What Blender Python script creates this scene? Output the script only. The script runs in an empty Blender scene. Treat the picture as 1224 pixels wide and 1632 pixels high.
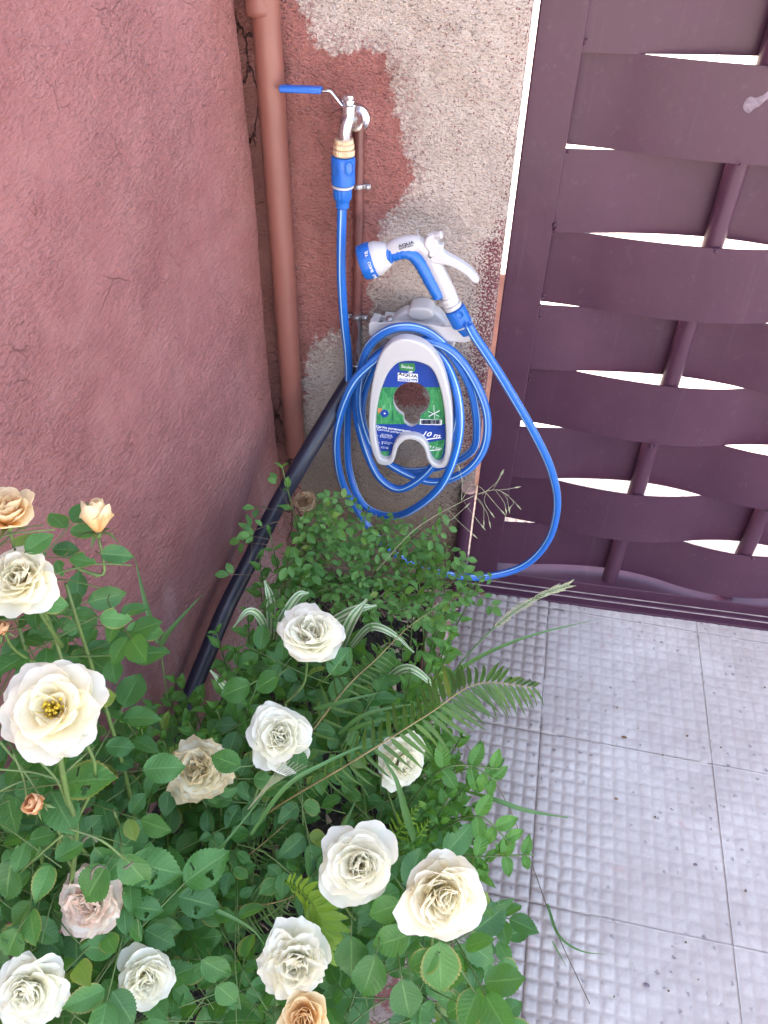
import bpy, bmesh, math, random
import numpy as np
from mathutils import Vector, Matrix, noise
rnd = random.Random(7)
S = bpy.context.scene
COL = S.collection
PI = math.pi
# ------------------------------------------------------------------ camera
FPX, CW, CH = 1250.0, 612.0, 816.0
def camframe(p=42.55, psi=8.5, rho=1.26):
    p, psi, rho = map(math.radians, (p, psi, rho))
    fh = Vector((-math.sin(psi), math.cos(psi), 0)); z = Vector((0, 0, 1))
    r = Vector((math.cos(psi), math.sin(psi), 0))
    F = fh*math.cos(p) - z*math.sin(p); u = fh*math.sin(p) + z*math.cos(p)
    return r*math.cos(rho) + u*math.sin(rho), u*math.cos(rho) - r*math.sin(rho), F
R_, U_, F_ = camframe()
C_ = Vector((0, -1.3, 1.5))
cd = bpy.data.cameras.new('camera'); co = bpy.data.objects.new('camera', cd); COL.objects.link(co)
M = Matrix((R_, U_, -F_)).transposed().to_4x4(); M.translation = C_
co.matrix_world = M
cd.sensor_fit = 'HORIZONTAL'; cd.sensor_width = 36; cd.lens = 36*FPX/1224; cd.clip_start = 0.02; cd.clip_end = 500
S.camera = co
S.render.resolution_x = 768; S.render.resolution_y = 1024
# ------------------------------------------------------------------ light
SUN_EL = 43; SUN_AZ = -97      # azimuth clockwise from +Y: the sun stands to the left, behind the house
w = bpy.data.worlds.new('World'); S.world = w; w.use_nodes = True
nt = w.node_tree
sky = nt.nodes.new('ShaderNodeTexSky'); sky.sky_type = 'NISHITA'; sky.sun_disc = False
sky.sun_elevation = math.radians(SUN_EL); sky.sun_rotation = math.radians(SUN_AZ)
sky.dust_density = 4.0; sky.air_density = 1.0; sky.ozone_density = 1.0
bg = nt.nodes['Background']; bg.inputs['Strength'].default_value = 0.15
nt.links.new(sky.outputs[0], bg.inputs['Color'])
sl = bpy.data.lights.new('sun', 'SUN'); so = bpy.data.objects.new('sun', sl); COL.objects.link(so)
sl.energy = 3.5; sl.angle = math.radians(0.53); sl.color = (1, 0.95, 0.88)
a, e = math.radians(SUN_AZ), math.radians(SUN_EL)
sd = Vector((math.sin(a)*math.cos(e), math.cos(a)*math.cos(e), math.sin(e)))
so.rotation_euler = sd.to_track_quat('Z', 'Y').to_euler()
S.view_settings.view_transform = 'Standard'; S.view_settings.look = 'None'
S.view_settings.exposure = 3.30; S.view_settings.gamma = 1
S.view_settings.use_white_balance = True
S.view_settings.white_balance_temperature = 7900; S.view_settings.white_balance_tint = 14

# ------------------------------------------------------------------ pixel helpers (photo pixels -> points on real planes)
def ray(x, y): return R_*(x-CW) + U_*(CH-y) + F_*FPX
def at(x, y, Y=0.0):
    d = ray(x, y); return C_ + d*((Y-C_.y)/d.y)
def atz(x, y, Z=0.0):
    d = ray(x, y); return C_ + d*((Z-C_.z)/d.z)
def atd(x, y, dep): return C_ + ray(x, y)*(dep/FPX)
def proj(P):
    d = P-C_; k = d.dot(F_); return CW+FPX*d.dot(R_)/k, CH-FPX*d.dot(U_)/k, k

# ------------------------------------------------------------------ object helpers
def tag(o, label=None, cat=None, group=None, kind=None):
    if label: o['label'] = label
    if cat: o['category'] = cat
    if group: o['group'] = group
    if kind: o['kind'] = kind
    return o
def empty(name, loc, label=None, cat=None, group=None):
    o = bpy.data.objects.new(name, None); COL.objects.link(o); o.location = loc
    o.empty_display_size = .05
    return tag(o, label, cat, group)
def link(name, me, mat=None, parent=None):
    if mat and not me.materials: me.materials.append(mat)
    o = bpy.data.objects.new(name, me); COL.objects.link(o)
    if parent:
        o.parent = parent
        o.matrix_parent_inverse = parent_matrix(parent).inverted()
    return o
def parent_matrix(p):
    m = p.matrix_basis.copy()
    while p.parent:
        m = p.parent.matrix_basis @ p.matrix_parent_inverse @ m if False else (parent_matrix(p.parent) @ p.matrix_parent_inverse @ m)
        break
    return m
def inst(name, me, mw, parent):
    o = bpy.data.objects.new(name, me); COL.objects.link(o)
    o.parent = parent; o.matrix_parent_inverse = parent_matrix(parent).inverted()
    o.matrix_basis = mw
    return o
def frame(d, up=Vector((0, 0, 1))):
    d = d.normalized(); x = d.cross(up)
    if x.length < 1e-4: x = d.cross(Vector((0, 1, 0)))
    x.normalize(); return x, x.cross(d).normalized() if False else d.cross(x).normalized()*-1
class MB:
    def __init__(s): s.v = []; s.f = []; s.uv = []; s.mi = []
    def add(s, vs, fs, uvs=None, mi=0):
        n = len(s.v); s.v += [tuple(v) for v in vs]; s.f += [tuple(i+n for i in f) for f in fs]
        s.uv += list(uvs) if uvs else [(0, 0)]*len(vs); s.mi += [mi]*len(fs); return s
    def tube(s, pts, r, seg=12, cap=True, mi=0, squash=None, twist=0.0):
        pts = [Vector(p) for p in pts]; n = len(pts)
        rr = r if isinstance(r, (list, tuple)) else [r]*n
        T = [(pts[min(i+1, n-1)]-pts[max(i-1, 0)]).normalized() for i in range(n)]
        a = T[0].orthogonal().normalized() if abs(T[0].y) > .9 else (Vector((0, 1, 0)) - T[0]*T[0].y).normalized()
        vs, uv, L = [], [], 0
        for i in range(n):
            if i:
                L += (pts[i]-pts[i-1]).length
                a = (a - T[i]*a.dot(T[i])).normalized()
            b = T[i].cross(a)
            for k in range(seg):
                t = 2*PI*k/seg + twist*L
                ca, sb = math.cos(t), math.sin(t)
                if squash: ca *= squash
                vs.append(pts[i]+(a*ca+b*sb)*rr[i]); uv.append((k/seg, L))
        fs = []
        for i in range(n-1):
            for k in range(seg):
                k2 = (k+1) % seg
                fs.append((i*seg+k, i*seg+k2, (i+1)*seg+k2, (i+1)*seg+k))
        if cap: fs.append(tuple(range(seg))[::-1]); fs.append(tuple((n-1)*seg+k for k in range(seg)))
        return s.add(vs, fs, uv, mi)
    def lathe(s, O, A, prof, seg=28, mi=0, ripple=0, rn=0):
        O = Vector(O); A = Vector(A).normalized(); a = A.orthogonal().normalized(); b = A.cross(a)
        vs, uv, fs = [], [], []
        for i, (r, h) in enumerate(prof):
            for k in range(seg):
                t = 2*PI*k/seg; q = r*(1-(ripple if (rn and (k*rn//seg) % 2) else 0))
                vs.append(O+A*h+(a*math.cos(t)+b*math.sin(t))*q); uv.append((k/seg, h))
        for i in range(len(prof)-1):
            for k in range(seg):
                k2 = (k+1) % seg; fs.append((i*seg+k, i*seg+k2, (i+1)*seg+k2, (i+1)*seg+k))
        if prof[0][0] > 1e-4: fs.append(tuple(range(seg))[::-1])
        if prof[-1][0] > 1e-4: fs.append(tuple((len(prof)-1)*seg+k for k in range(seg)))
        return s.add(vs, fs, uv, mi)
    def box(s, lo, hi, mi=0):
        x0, y0, z0 = lo; x1, y1, z1 = hi
        vs = [(x0, y0, z0), (x1, y0, z0), (x1, y1, z0), (x0, y1, z0), (x0, y0, z1), (x1, y0, z1), (x1, y1, z1), (x0, y1, z1)]
        return s.add(vs, [(0, 3, 2, 1), (4, 5, 6, 7), (0, 1, 5, 4), (1, 2, 6, 5), (2, 3, 7, 6), (3, 0, 4, 7)], None, mi)
    def ribbon(s, pts, widths, nrm, cross=2, fold=.25, mi=0, noise_amp=0):
        pts = [Vector(p) for p in pts]; n = len(pts); vs, uv, fs = [], [], []
        m = 2*cross+1; L = 0
        for i in range(n):
            T = (pts[min(i+1, n-1)]-pts[max(i-1, 0)]).normalized()
            N = nrm(i) if callable(nrm) else Vector(nrm)
            X = T.cross(N).normalized(); N = X.cross(T)
            if i: L += (pts[i]-pts[i-1]).length
            for k in range(m):
                t = (k-cross)/cross
                vs.append(pts[i]+X*(t*widths[i]/2)+N*(abs(t)*fold*widths[i]/2)); uv.append((t*.5+.5, i/(n-1)))
        for i in range(n-1):
            for k in range(m-1): fs.append((i*m+k, i*m+k+1, (i+1)*m+k+1, (i+1)*m+k))
        return s.add(vs, fs, uv, mi)
    def mesh(s, name, smooth=True, sharp=40):
        me = bpy.data.meshes.new(name); me.from_pydata(s.v, [], s.f)
        ul = me.uv_layers.new(name='UVMap')
        idx = np.empty(len(me.loops), dtype=np.int32); me.loops.foreach_get('vertex_index', idx)
        ul.data.foreach_set('uv', np.array(s.uv, dtype=np.float32)[idx].ravel())
        if max(s.mi, default=0): me.polygons.foreach_set('material_index', s.mi)
        if smooth:
            me.shade_smooth()
            if sharp: me.set_sharp_from_angle(angle=math.radians(sharp))
        me.update(); return me
    def build(s, name, mat, parent=None, smooth=True, sharp=40, bevel=0):
        me = s.mesh(name, smooth, sharp)
        if isinstance(mat, (list, tuple)):
            for m_ in mat: me.materials.append(m_)
            mat = None
        o = link(name, me, mat, parent)
        if bevel:
            md = o.modifiers.new('bevel', 'BEVEL'); md.width = bevel; md.segments = 2; md.limit_method = 'ANGLE'
        return o
def crom(pts, n=8):
    P = [Vector(p) for p in pts]; P = [P[0]*2-P[1]]+P+[P[-1]*2-P[-2]]; out = []
    for i in range(1, len(P)-2):
        for k in range(n):
            t = k/n; a, b, c, d = P[i-1:i+3]
            out.append(.5*((2*b)+(c-a)*t+(2*a-5*b+4*c-d)*t*t+(3*b-a-3*c+d)*t**3))
    out.append(P[-2]); return out
def curve_mesh(name, loops, plane_o, ax, ay, depth, bevel, mat, parent, res=2):
    """loops: list of 2D closed polygons (local metres); extruded slab centred on plane_o, normal ax x ay"""
    cu = bpy.data.curves.new(name, 'CURVE'); cu.dimensions = '2D'; cu.fill_mode = 'BOTH'
    cu.extrude = max(depth/2-bevel, 0.00005); cu.bevel_depth = bevel; cu.bevel_resolution = res; cu.offset = -bevel if bevel else 0
    for lp in loops:
        sp = cu.splines.new('POLY'); sp.points.add(len(lp)-1)
        for i, (x, y) in enumerate(lp): sp.points[i].co = (x, y, 0, 1)
        sp.use_cyclic_u = True
    to = bpy.data.objects.new('tmp', cu); COL.objects.link(to)
    me = bpy.data.meshes.new_from_object(to.evaluated_get(bpy.context.evaluated_depsgraph_get()))
    bpy.data.objects.remove(to); bpy.data.curves.remove(cu)
    az = ax.cross(ay)
    Mx = Matrix((ax, ay, az)).transposed().to_4x4(); Mx.translation = plane_o
    me.transform(Mx); me.name = name; me.materials.clear()
    me.shade_smooth(); me.set_sharp_from_angle(angle=math.radians(50))
    return link(name, me, mat, parent)
def text_mesh(name, txt, pos, size, mat, parent, ax=Vector((1, 0, 0)), ay=Vector((0, 0, 1)), shear=0, sx=1, bold=0, depth=.0002):
    cu = bpy.data.curves.new(name, 'FONT'); cu.body = txt; cu.size = size; cu.align_x = 'CENTER'; cu.align_y = 'CENTER'
    cu.extrude = depth; cu.shear = shear; cu.offset = bold; cu.resolution_u = 3
    to = bpy.data.objects.new('tmp', cu); COL.objects.link(to)
    me = bpy.data.meshes.new_from_object(to.evaluated_get(bpy.context.evaluated_depsgraph_get()))
    bpy.data.objects.remove(to); bpy.data.curves.remove(cu)
    Mx = Matrix((ax*sx, ay, ax.cross(ay))).transposed().to_4x4(); Mx.translation = pos
    me.transform(Mx); me.name = name; me.materials.clear()
    return link(name, me, mat, parent)
def smooth2d(pts, n=6):
    P = list(pts); out = []; m = len(P)
    for i in range(m):
        a, b, c, d = P[(i-1) % m], P[i], P[(i+1) % m], P[(i+2) % m]
        for k in range(n):
            t = k/n
            out.append(tuple(.5*((2*b[j])+(c[j]-a[j])*t+(2*a[j]-5*b[j]+4*c[j]-d[j])*t*t+(3*b[j]-a[j]-3*c[j]+d[j])*t**3) for j in (0, 1)))
    return out

def inside(x, y, P):
    ins = False
    for i in range(len(P)):
        x0, y0 = P[i]; x1, y1 = P[(i+1) % len(P)]
        if (y0 > y) != (y1 > y) and x < (x1-x0)*(y-y0)/(y1-y0)+x0: ins = not ins
    return ins

# ------------------------------------------------------------------ materials
class NT:
    def __init__(s, name):
        s.m = bpy.data.materials.new(name); s.m.use_nodes = True; s.t = s.m.node_tree
        s.b = s.t.nodes['Principled BSDF']; s.out = s.t.nodes['Material Output']
    def n(s, typ, **kw):
        nd = s.t.nodes.new('ShaderNode'+typ)
        for k, v in kw.items(): setattr(nd, k, v)
        return nd
    def set(s, nd, **kw):
        for k, v in kw.items():
            k = k.replace('_', ' ')
            if hasattr(v, 'is_output'): s.t.links.new(v, nd.inputs[k])
            else: nd.inputs[k].default_value = v
    def l(s, a, b): s.t.links.new(a, b)
    def coord(s, which='Object'): return s.n('TexCoord').outputs[which]
    def noise(s, scale, detail=4, rough=.55, vec=None, dist=0, out='Fac'):
        nd = s.n('TexNoise'); nd.inputs['Scale'].default_value = scale; nd.inputs['Detail'].default_value = detail
        nd.inputs['Roughness'].default_value = rough; nd.inputs['Distortion'].default_value = dist
        if vec is not None: s.l(vec, nd.inputs['Vector'])
        return nd.outputs[out]
    def vor(s, scale, vec=None, feature='F1', out='Distance', rand=1):
        nd = s.n('TexVoronoi'); nd.feature = feature; nd.inputs['Scale'].default_value = scale; nd.inputs['Randomness'].default_value = rand
        if vec is not None: s.l(vec, nd.inputs['Vector'])
        return nd.outputs[out]
    def math(s, op, a, b=0.0, c=None, clamp=False):
        nd = s.n('Math', operation=op); nd.use_clamp = clamp
        for i, v in enumerate((a, b, c)):
            if v is None: continue
            if hasattr(v, 'is_output'): s.l(v, nd.inputs[i])
            else: nd.inputs[i].default_value = v
        return nd.outputs[0]
    def ramp(s, fac, stops, interp='LINEAR'):
        nd = s.n('ValToRGB'); cr = nd.color_ramp; cr.interpolation = interp
        while len(cr.elements) < len(stops): cr.elements.new(.5)
        for e_, (p, c) in zip(cr.elements, stops):
            e_.position = p; e_.color = (c if isinstance(c, (tuple, list)) else (c, c, c))[:3] + ((1,) if True else ())
        s.l(fac, nd.inputs[0]); return nd.outputs[0]
    def mix(s, fac, a, b, mode='MIX'):
        nd = s.n('MixRGB', blend_type=mode)
        for i, v in enumerate((fac, a, b)):
            if hasattr(v, 'is_output'): s.l(v, nd.inputs[i])
            else: nd.inputs[i].default_value = v if i == 0 else (tuple(v)+(1,))[:4]
        return nd.outputs[0]
    def bump(s, h, strength=.5, dist=.01, prev=None):
        nd = s.n('Bump'); nd.inputs['Strength'].default_value = strength; nd.inputs['Distance'].default_value = dist
        s.l(h, nd.inputs['Height'])
        if prev is not None: s.l(prev, nd.inputs['Normal'])
        return nd.outputs[0]
    def mapv(s, vec, scale=(1, 1, 1), rot=(0, 0, 0), loc=(0, 0, 0)):
        nd = s.n('Mapping'); nd.inputs['Scale'].default_value = scale; nd.inputs['Rotation'].default_value = rot; nd.inputs['Location'].default_value = loc
        s.l(vec, nd.inputs['Vector']); return nd.outputs[0]
    def attr(s, name, out='Fac'):
        nd = s.n('Attribute'); nd.attribute_name = name; return nd.outputs[out]
    def sep(s, vec):
        nd = s.n('SeparateXYZ'); s.l(vec, nd.inputs[0]); return nd.outputs

def simple(name, col, rough=.5, metal=0, bumpscale=0, bumpstr=.2, var=.12, nscale=30, spec=.5, coat=0):
    t = NT(name); c = t.coord()
    f = t.noise(nscale, 5, .6, c)
    lo = tuple(x*(1-var) for x in col); hi = tuple(min(1, x*(1+var)) for x in col)
    t.l(t.ramp(f, [(.3, lo), (.7, hi)]), t.b.inputs['Base Color'])
    t.set(t.b, Metallic=metal); t.b.inputs['Specular IOR Level'].default_value = spec
    t.b.inputs['Coat Weight'].default_value = coat
    t.l(t.ramp(t.noise(nscale*1.7, 4, .6, c), [(.25, max(.02, rough-.1)), (.75, min(1, rough+.12))]), t.b.inputs['Roughness'])
    if bumpscale: t.l(t.bump(t.noise(bumpscale, 5, .6, c), bumpstr, .002), t.b.inputs['Normal'])
    return t.m

def cracks(t, c, scale, width, maskscale, thr, dist=.12):
    """thin irregular crack lines, 1 on the crack"""
    nz = t.noise(3.0*scale/4, 4, .7, c, out='Color')
    v = t.n('VectorMath', operation='MULTIPLY_ADD'); t.l(nz, v.inputs[0]); v.inputs[1].default_value = (dist,)*3; t.l(c, v.inputs[2])
    d = t.vor(scale, v.outputs[0], 'DISTANCE_TO_EDGE')
    line = t.ramp(d, [(0, 1.0), (width, 0.0)])
    mask = t.ramp(t.noise(maskscale, 2, .5, c), [(thr, 0.0), (thr+.06, 1.0)])
    return t.math('MULTIPLY', line, mask)

def mat_wall(name, painted=False):
    t = NT(name); c = t.coord()
    big = t.noise(2.2, 4, .6, c); mid = t.noise(14, 5, .65, c); fine = t.noise(160, 4, .6, c, .3); grit = t.noise(420, 3, .6, c)
    maroon = t.mix(t.ramp(big, [(.35, 0), (.65, 1)]), (.225, .083, .084), (.285, .120, .120))
    maroon = t.mix(t.ramp(mid, [(.45, 0.0), (.75, .35)]), maroon, (.36, .19, .18))
    rc = t.mapv(c, (1, 1, 2.1), (.75, .75, .3)); trowel = t.noise(28, 3, .6, rc, .25)
    if painted:
        sd = t.attr('sd')
        wob = t.math('MULTIPLY', t.math('SUBTRACT', t.noise(22, 6, .72, c), .5), .10)
        wob2 = t.math('MULTIPLY', t.math('SUBTRACT', t.noise(170, 3, .7, c), .5), .03)
        edge = t.math('ADD', t.math('ADD', sd, wob), wob2)
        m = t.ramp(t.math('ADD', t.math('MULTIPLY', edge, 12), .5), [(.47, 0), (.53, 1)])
        thin = t.ramp(t.math('ADD', t.math('MULTIPLY', edge, 12), .5), [(.0, 0), (.48, .75), (.54, 0.0)])
        beige = t.mix(t.ramp(mid, [(.35, 0), (.7, 1)]), (.40, .325, .275), (.53, .45, .40))
        beige = t.mix(t.ramp(grit, [(.40, .30), (.50, 0)]), beige, (.28, .21, .17))
        beige = t.mix(t.math('MULTIPLY', thin, t.ramp(fine, [(.45, 0), (.55, 1)])), beige, (.26, .12, .115))
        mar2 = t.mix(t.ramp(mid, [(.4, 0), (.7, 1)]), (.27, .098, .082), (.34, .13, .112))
        brown_mix = t.attr('brown_mix')
        beige = t.mix(brown_mix, beige, (.20, .135, .085))
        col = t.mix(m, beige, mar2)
        # flecks of dark paint splashed along the right edge
        fl = t.attr('fleck')
        spk = t.ramp(t.math('ADD', t.noise(260, 3, .7, c), t.math('MULTIPLY', fl, .17)), [(.60, 0), (.66, 1)])
        col = t.mix(spk, col, (.15, .035, .045))
    else:
        col = maroon
        sx, sy, sz = t.sep(c)
        st = t.noise(1.0, 3, .6, t.mapv(c, (9, 9, 2.2)))
        low = t.ramp(t.math('MULTIPLY', st, t.math('SUBTRACT', 1.25, sz, clamp=False)), [(.40, 0), (.62, .6)])
        col = t.mix(t.math('MULTIPLY', low, t.ramp(fine, [(.35, .1), (.6, 1)])), col, (.52, .38, .38))
        chip = t.ramp(t.noise(26, 5, .75, c), [(.70, 0), (.74, .7)])
        col = t.mix(chip, col, (.45, .30, .29))
        warm = t.attr('warm'); col = t.mix(t.math('MULTIPLY', warm, .55), col, (.26, .085, .05))
    ck = cracks(t, c, 7, .006, 9, .62, .05)
    ck2 = cracks(t, c, 30, .014, 12, .60, .02)
    ckm = t.math('MAXIMUM', t.math('MULTIPLY', ck, .9), t.math('MULTIPLY', ck2, .55))
    if painted: ckm = t.math('MULTIPLY', ckm, .35)
    else:
        fc = t.attr('fillet'); f1_ = cracks(t, t.mapv(c, (1, 1, .35)), 38, .05, 14, .48, .03)
        ckm = t.math('MAXIMUM', t.math('MULTIPLY', ckm, .45), t.math('MULTIPLY', f1_, fc))
    col = t.mix(ckm, col, (.05, .02, .02))
    rc = t.mapv(c, (1, 1, 2.1), (.75, .75, .3))
    hole_ = t.ramp(t.noise(70, 3, .6, t.mapv(c, loc=(2, 5, 1))), [(.28, 1), (.36, 0)])
    fleck_d = t.ramp(t.noise(150, 3, .65, rc), [(.30, 1), (.38, 0)]); fleck_l = t.ramp(t.noise(120, 3, .65, t.mapv(rc, loc=(4, 1, 2))), [(.62, 0), (.70, 1)])
    col = t.mix(t.math('MULTIPLY', t.math('MAXIMUM', hole_, fleck_d), .30 if painted else .20), col, (.10, .045, .045) if not painted else (.15, .09, .075))
    col = t.mix(t.math('MULTIPLY', fleck_l, .26 if painted else .34), col, (.46, .27, .27) if not painted else (.62, .52, .48))
    t.l(col, t.b.inputs['Base Color'])
    t.set(t.b, Roughness=.72 if painted else .58); t.b.inputs['Specular IOR Level'].default_value = .35
    pl_ = t.noise(95 if painted else 80, 2, .5, rc, .15); peb = t.math('ADD', pl_, t.math('MULTIPLY', t.noise(210, 2, .5, rc), .55))
    h0 = 0
    h = t.math('ADD', t.math('MULTIPLY', trowel, .7), t.math('MULTIPLY', fine, .40 if painted else .30))
    h = t.math('ADD', h, t.math('MULTIPLY', peb, 1.1)); h = t.math('SUBTRACT', h, t.math('MULTIPLY', t.math('MAXIMUM', hole_, fleck_d), .55 if painted else .25)); h = t.math('ADD', h, t.math('MULTIPLY', fleck_l, .35))
    h = t.math('ADD', h, t.math('MULTIPLY', grit, .45 if painted else .14))
    ridg = t.math('ABSOLUTE', t.math('SUBTRACT', t.noise(60, 4, .65, t.mapv(c, (1, .8, 1), (0, 0, .6)), 1.0), .5))
    h = t.math('ADD', h, t.math('MULTIPLY', t.ramp(ridg, [(0, 1), (.05, 0)]), .0))
    h = t.math('SUBTRACT', h, t.math('MULTIPLY', ckm, 1.6))
    rg = t.ramp(t.noise(4.5, 3, .6, t.mapv(c, loc=(7, 2, 3))), [(.36, .28 if not painted else .5), (.66, 1.0)])
    h = t.math('MULTIPLY', h, rg)
    h = t.math('ADD', h, t.math('MULTIPLY', t.noise(11, 3, .5, c), .7))
    t.l(t.bump(h, 1.0, .0062 if painted else .0062), t.b.inputs['Normal'])
    return t.m

M_leftwall = mat_wall('maroon_stucco')
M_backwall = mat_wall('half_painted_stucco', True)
M_drain = simple('terracotta_paint', (.215, .075, .058), .42, 0, 60, .15, .10, 9)
def mat_gate():
    t = NT('purple_gate_paint'); c = t.coord()
    n1 = t.noise(5, 5, .6, c); n2 = t.noise(60, 5, .7, c)
    col = t.mix(t.ramp(n1, [(.3, 0), (.7, 1)]), (.054, .0185, .038), (.072, .026, .048))
    col = t.mix(t.ramp(n2, [(.58, 0), (.72, .6)]), col, (.085, .045, .064))
    drip = t.noise(1, 3, .6, t.mapv(c, (60, 1, 3)))
    col = t.mix(t.ramp(drip, [(.6, 0), (.75, .25)]), col, (.095, .055, .072))
    spec = t.ramp(t.vor(75, c), [(.035, 1), (.06, 0)])
    spec = t.math('MULTIPLY', spec, t.ramp(t.noise(12, 2, .5, c), [(.55, 0), (.6, 1)]))
    z = t.sep(c)[2]
    spec = t.math('MULTIPLY', spec, t.ramp(z, [(.25, 1), (.9, .15)]))
    col = t.mix(t.math('MULTIPLY', spec, .8), col, (.45, .38, .38))
    t.l(col, t.b.inputs['Base Color'])
    t.l(t.ramp(n1, [(.3, .34), (.7, .46)]), t.b.inputs['Roughness'])
    t.b.inputs['Specular IOR Level'].default_value = .32
    h = t.math('ADD', t.math('MULTIPLY', t.noise(9, 3, .5, c), 1.5), t.math('MULTIPLY', t.noise(110, 4, .65, t.mapv(c, (1.0, 1, .5))), .22))
    t.l(t.bump(h, .35, .003), t.b.inputs['Normal'])
    return t.m
M_gate = mat_gate()
def mat_concrete(name, tile=True):
    t = NT(name); c = t.coord('Object')
    g = t.attr('groove'); wear = t.attr('wear')
    n1 = t.noise(7, 5, .6, c); n2 = t.noise(55, 5, .7, c); n3 = t.noise(330, 3, .6, c)
    top = t.mix(t.ramp(n1, [(.35, 0), (.65, 1)]), (.44, .41, .395), (.55, .52, .50))
    top = t.mix(t.ramp(n2, [(.45, 0), (.75, .5)]), top, (.33, .29, .30))
    dirt = t.mix(t.ramp(n2, [(.3, 0), (.7, 1)]), (.20, .145, .125), (.33, .26, .24))
    if tile:
        col = t.mix(t.math('MULTIPLY', g, t.math('ADD', .03, t.math('MULTIPLY', t.math('POWER', wear, 1.2), t.ramp(n1, [(.3, .55), (.65, 1.0)])))), top, dirt)
        pit = t.math('MULTIPLY', t.ramp(t.noise(190, 4, .75, c, 1.2), [(.66, 0), (.71, 1)]), t.ramp(t.noise(16, 3, .6, c), [(.5, 0), (.62, 1)]))
        col = t.mix(t.math('MULTIPLY', pit, .75), col, (.10, .09, .10))
        sm = t.ramp(t.noise(3.2, 5, .65, t.mapv(c, loc=(5, 5, 5))), [(.40, 0), (.62, .55)]); col = t.mix(sm, col, (.33, .285, .27))
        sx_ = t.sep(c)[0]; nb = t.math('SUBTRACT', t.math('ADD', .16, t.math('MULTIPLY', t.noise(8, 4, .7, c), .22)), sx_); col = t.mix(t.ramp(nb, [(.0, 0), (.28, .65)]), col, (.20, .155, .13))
        rosy = t.ramp(t.noise(9, 3, .7, t.mapv(c, loc=(3, 1, 0))), [(.66, 0), (.72, .4)])
        col = t.mix(rosy, col, (.40, .25, .24))
        ck = cracks(t, c, 5, .003, 6, .60, .04)
        nk = t.ramp(t.math('ADD', t.vor(38.8, c, rand=.6), t.math('MULTIPLY', t.noise(330, 4, .8, c), .95)), [(.55, 1), (.60, 0)])
        nk = t.math('MULTIPLY', nk, t.ramp(t.noise(5, 3, .6, t.mapv(c, loc=(1, 4, 0))), [(.42, 0), (.52, 1)]))
        pit = t.math('MAXIMUM', pit, nk)
        col = t.mix(t.math('MULTIPLY', nk, .7), col, (.13, .11, .13))
        pass
    else:
        pit = t.ramp(n2, [(.6, 0), (.7, 1)]); col = top; ck = pit
    t.l(col, t.b.inputs['Base Color']); t.set(t.b, Roughness=.8)
    h = t.math('ADD', t.math('MULTIPLY', n2, .8), t.math('MULTIPLY', n3, .35))
    h = t.math('SUBTRACT', h, t.math('MULTIPLY', pit, .6)); pass
    t.l(t.bump(h, .6, .002), t.b.inputs['Normal'])
    return t.m
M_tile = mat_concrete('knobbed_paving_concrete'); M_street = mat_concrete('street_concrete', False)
def mat_kerb():
    t = NT('kerb_paint'); c = t.coord(); n = t.noise(40, 6, .7, c)
    col = t.mix(t.ramp(n, [(.45, 0), (.52, 1)]), (.30, .115, .10), (.38, .27, .24))
    t.l(col, t.b.inputs['Base Color']); t.set(t.b, Roughness=.85)
    t.l(t.bump(t.math('ADD', n, t.noise(200, 3, .6, c)), .8, .004), t.b.inputs['Normal']); return t.m
M_kerb = mat_kerb()
def mat_soil():
    t = NT('dark_soil'); c = t.coord(); n = t.noise(90, 6, .75, c); v = t.vor(140, c)
    col = t.mix(t.ramp(n, [(.4, 0), (.7, 1)]), (.018, .013, .010), (.085, .062, .048))
    t.l(col, t.b.inputs['Base Color']); t.set(t.b, Roughness=.95)
    t.l(t.bump(t.math('ADD', n, v), 1.0, .008), t.b.inputs['Normal']); return t.m
M_soil = mat_soil()
M_litter = simple('dry_litter', (.33, .23, .17), .8, 0, 0, 0, .5, 25)
M_white = simple('white_plastic', (.50, .49, .50), .36, 0, 400, .03, .02, 6)
M_blue = simple('blue_plastic', (.0, .118, .47), .36, 0, 0, 0, .06, 12)
M_chrome = simple('satin_chrome', (.62, .62, .65), .24, 1, 120, .05, .1, 60)
M_galv = simple('galvanised_steel', (.42, .42, .45), .42, 1, 200, .2, .2, 80)
M_brass = simple('worn_brass', (.66, .50, .34), .38, .75, 200, .1, .15, 80)
M_rust = simple('rusty_face', (.38, .22, .18), .8, 0, 150, .5, .4, 90)
M_copper = None
def mat_pipe():
    t = NT('painted_copper_pipe'); c = t.coord(); z = t.sep(c)[2]
    n = t.noise(1, 4, .7, t.mapv(c, (60, 60, 8)))
    base = t.mix(t.ramp(t.noise(30, 4, .6, c), [(.4, 0), (.7, 1)]), (.12, .038, .034), (.19, .068, .058))
    lowz = t.ramp(z, [(.755, 1), (.80, 0)])
    bare = t.math('MULTIPLY', lowz, t.ramp(n, [(.47, 0), (.52, 1)]))
    t.l(t.mix(bare, base, (.35, .33, .35)), t.b.inputs['Base Color']); t.l(t.math('MULTIPLY', bare, .7), t.b.inputs['Metallic'])
    t.set(t.b, Roughness=.34); return t.m
M_pipe = mat_pipe()
def mat_hose():
    t = NT('striped_blue_hose'); uv = t.coord('UV'); s_ = t.sep(uv)
    u = t.math('FRACT', t.math('MULTIPLY', s_[0], 3.0))
    d = t.math('ABSOLUTE', t.math('SUBTRACT', u, .5))
    st = t.ramp(d, [(.055, 1), (.075, 0)])
    t.l(t.mix(st, (.0, .122, .48), (.36, .58, .74)), t.b.inputs['Base Color'])
    t.set(t.b, Roughness=.30); t.b.inputs['Coat Weight'].default_value = .1
    t.b.inputs['Coat Roughness'].default_value = .12
    c = t.coord(); t.l(t.bump(t.noise(60, 3, .5, c), .06, .002), t.b.inputs['Normal'])
    return t.m
M_hose = mat_hose()
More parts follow.
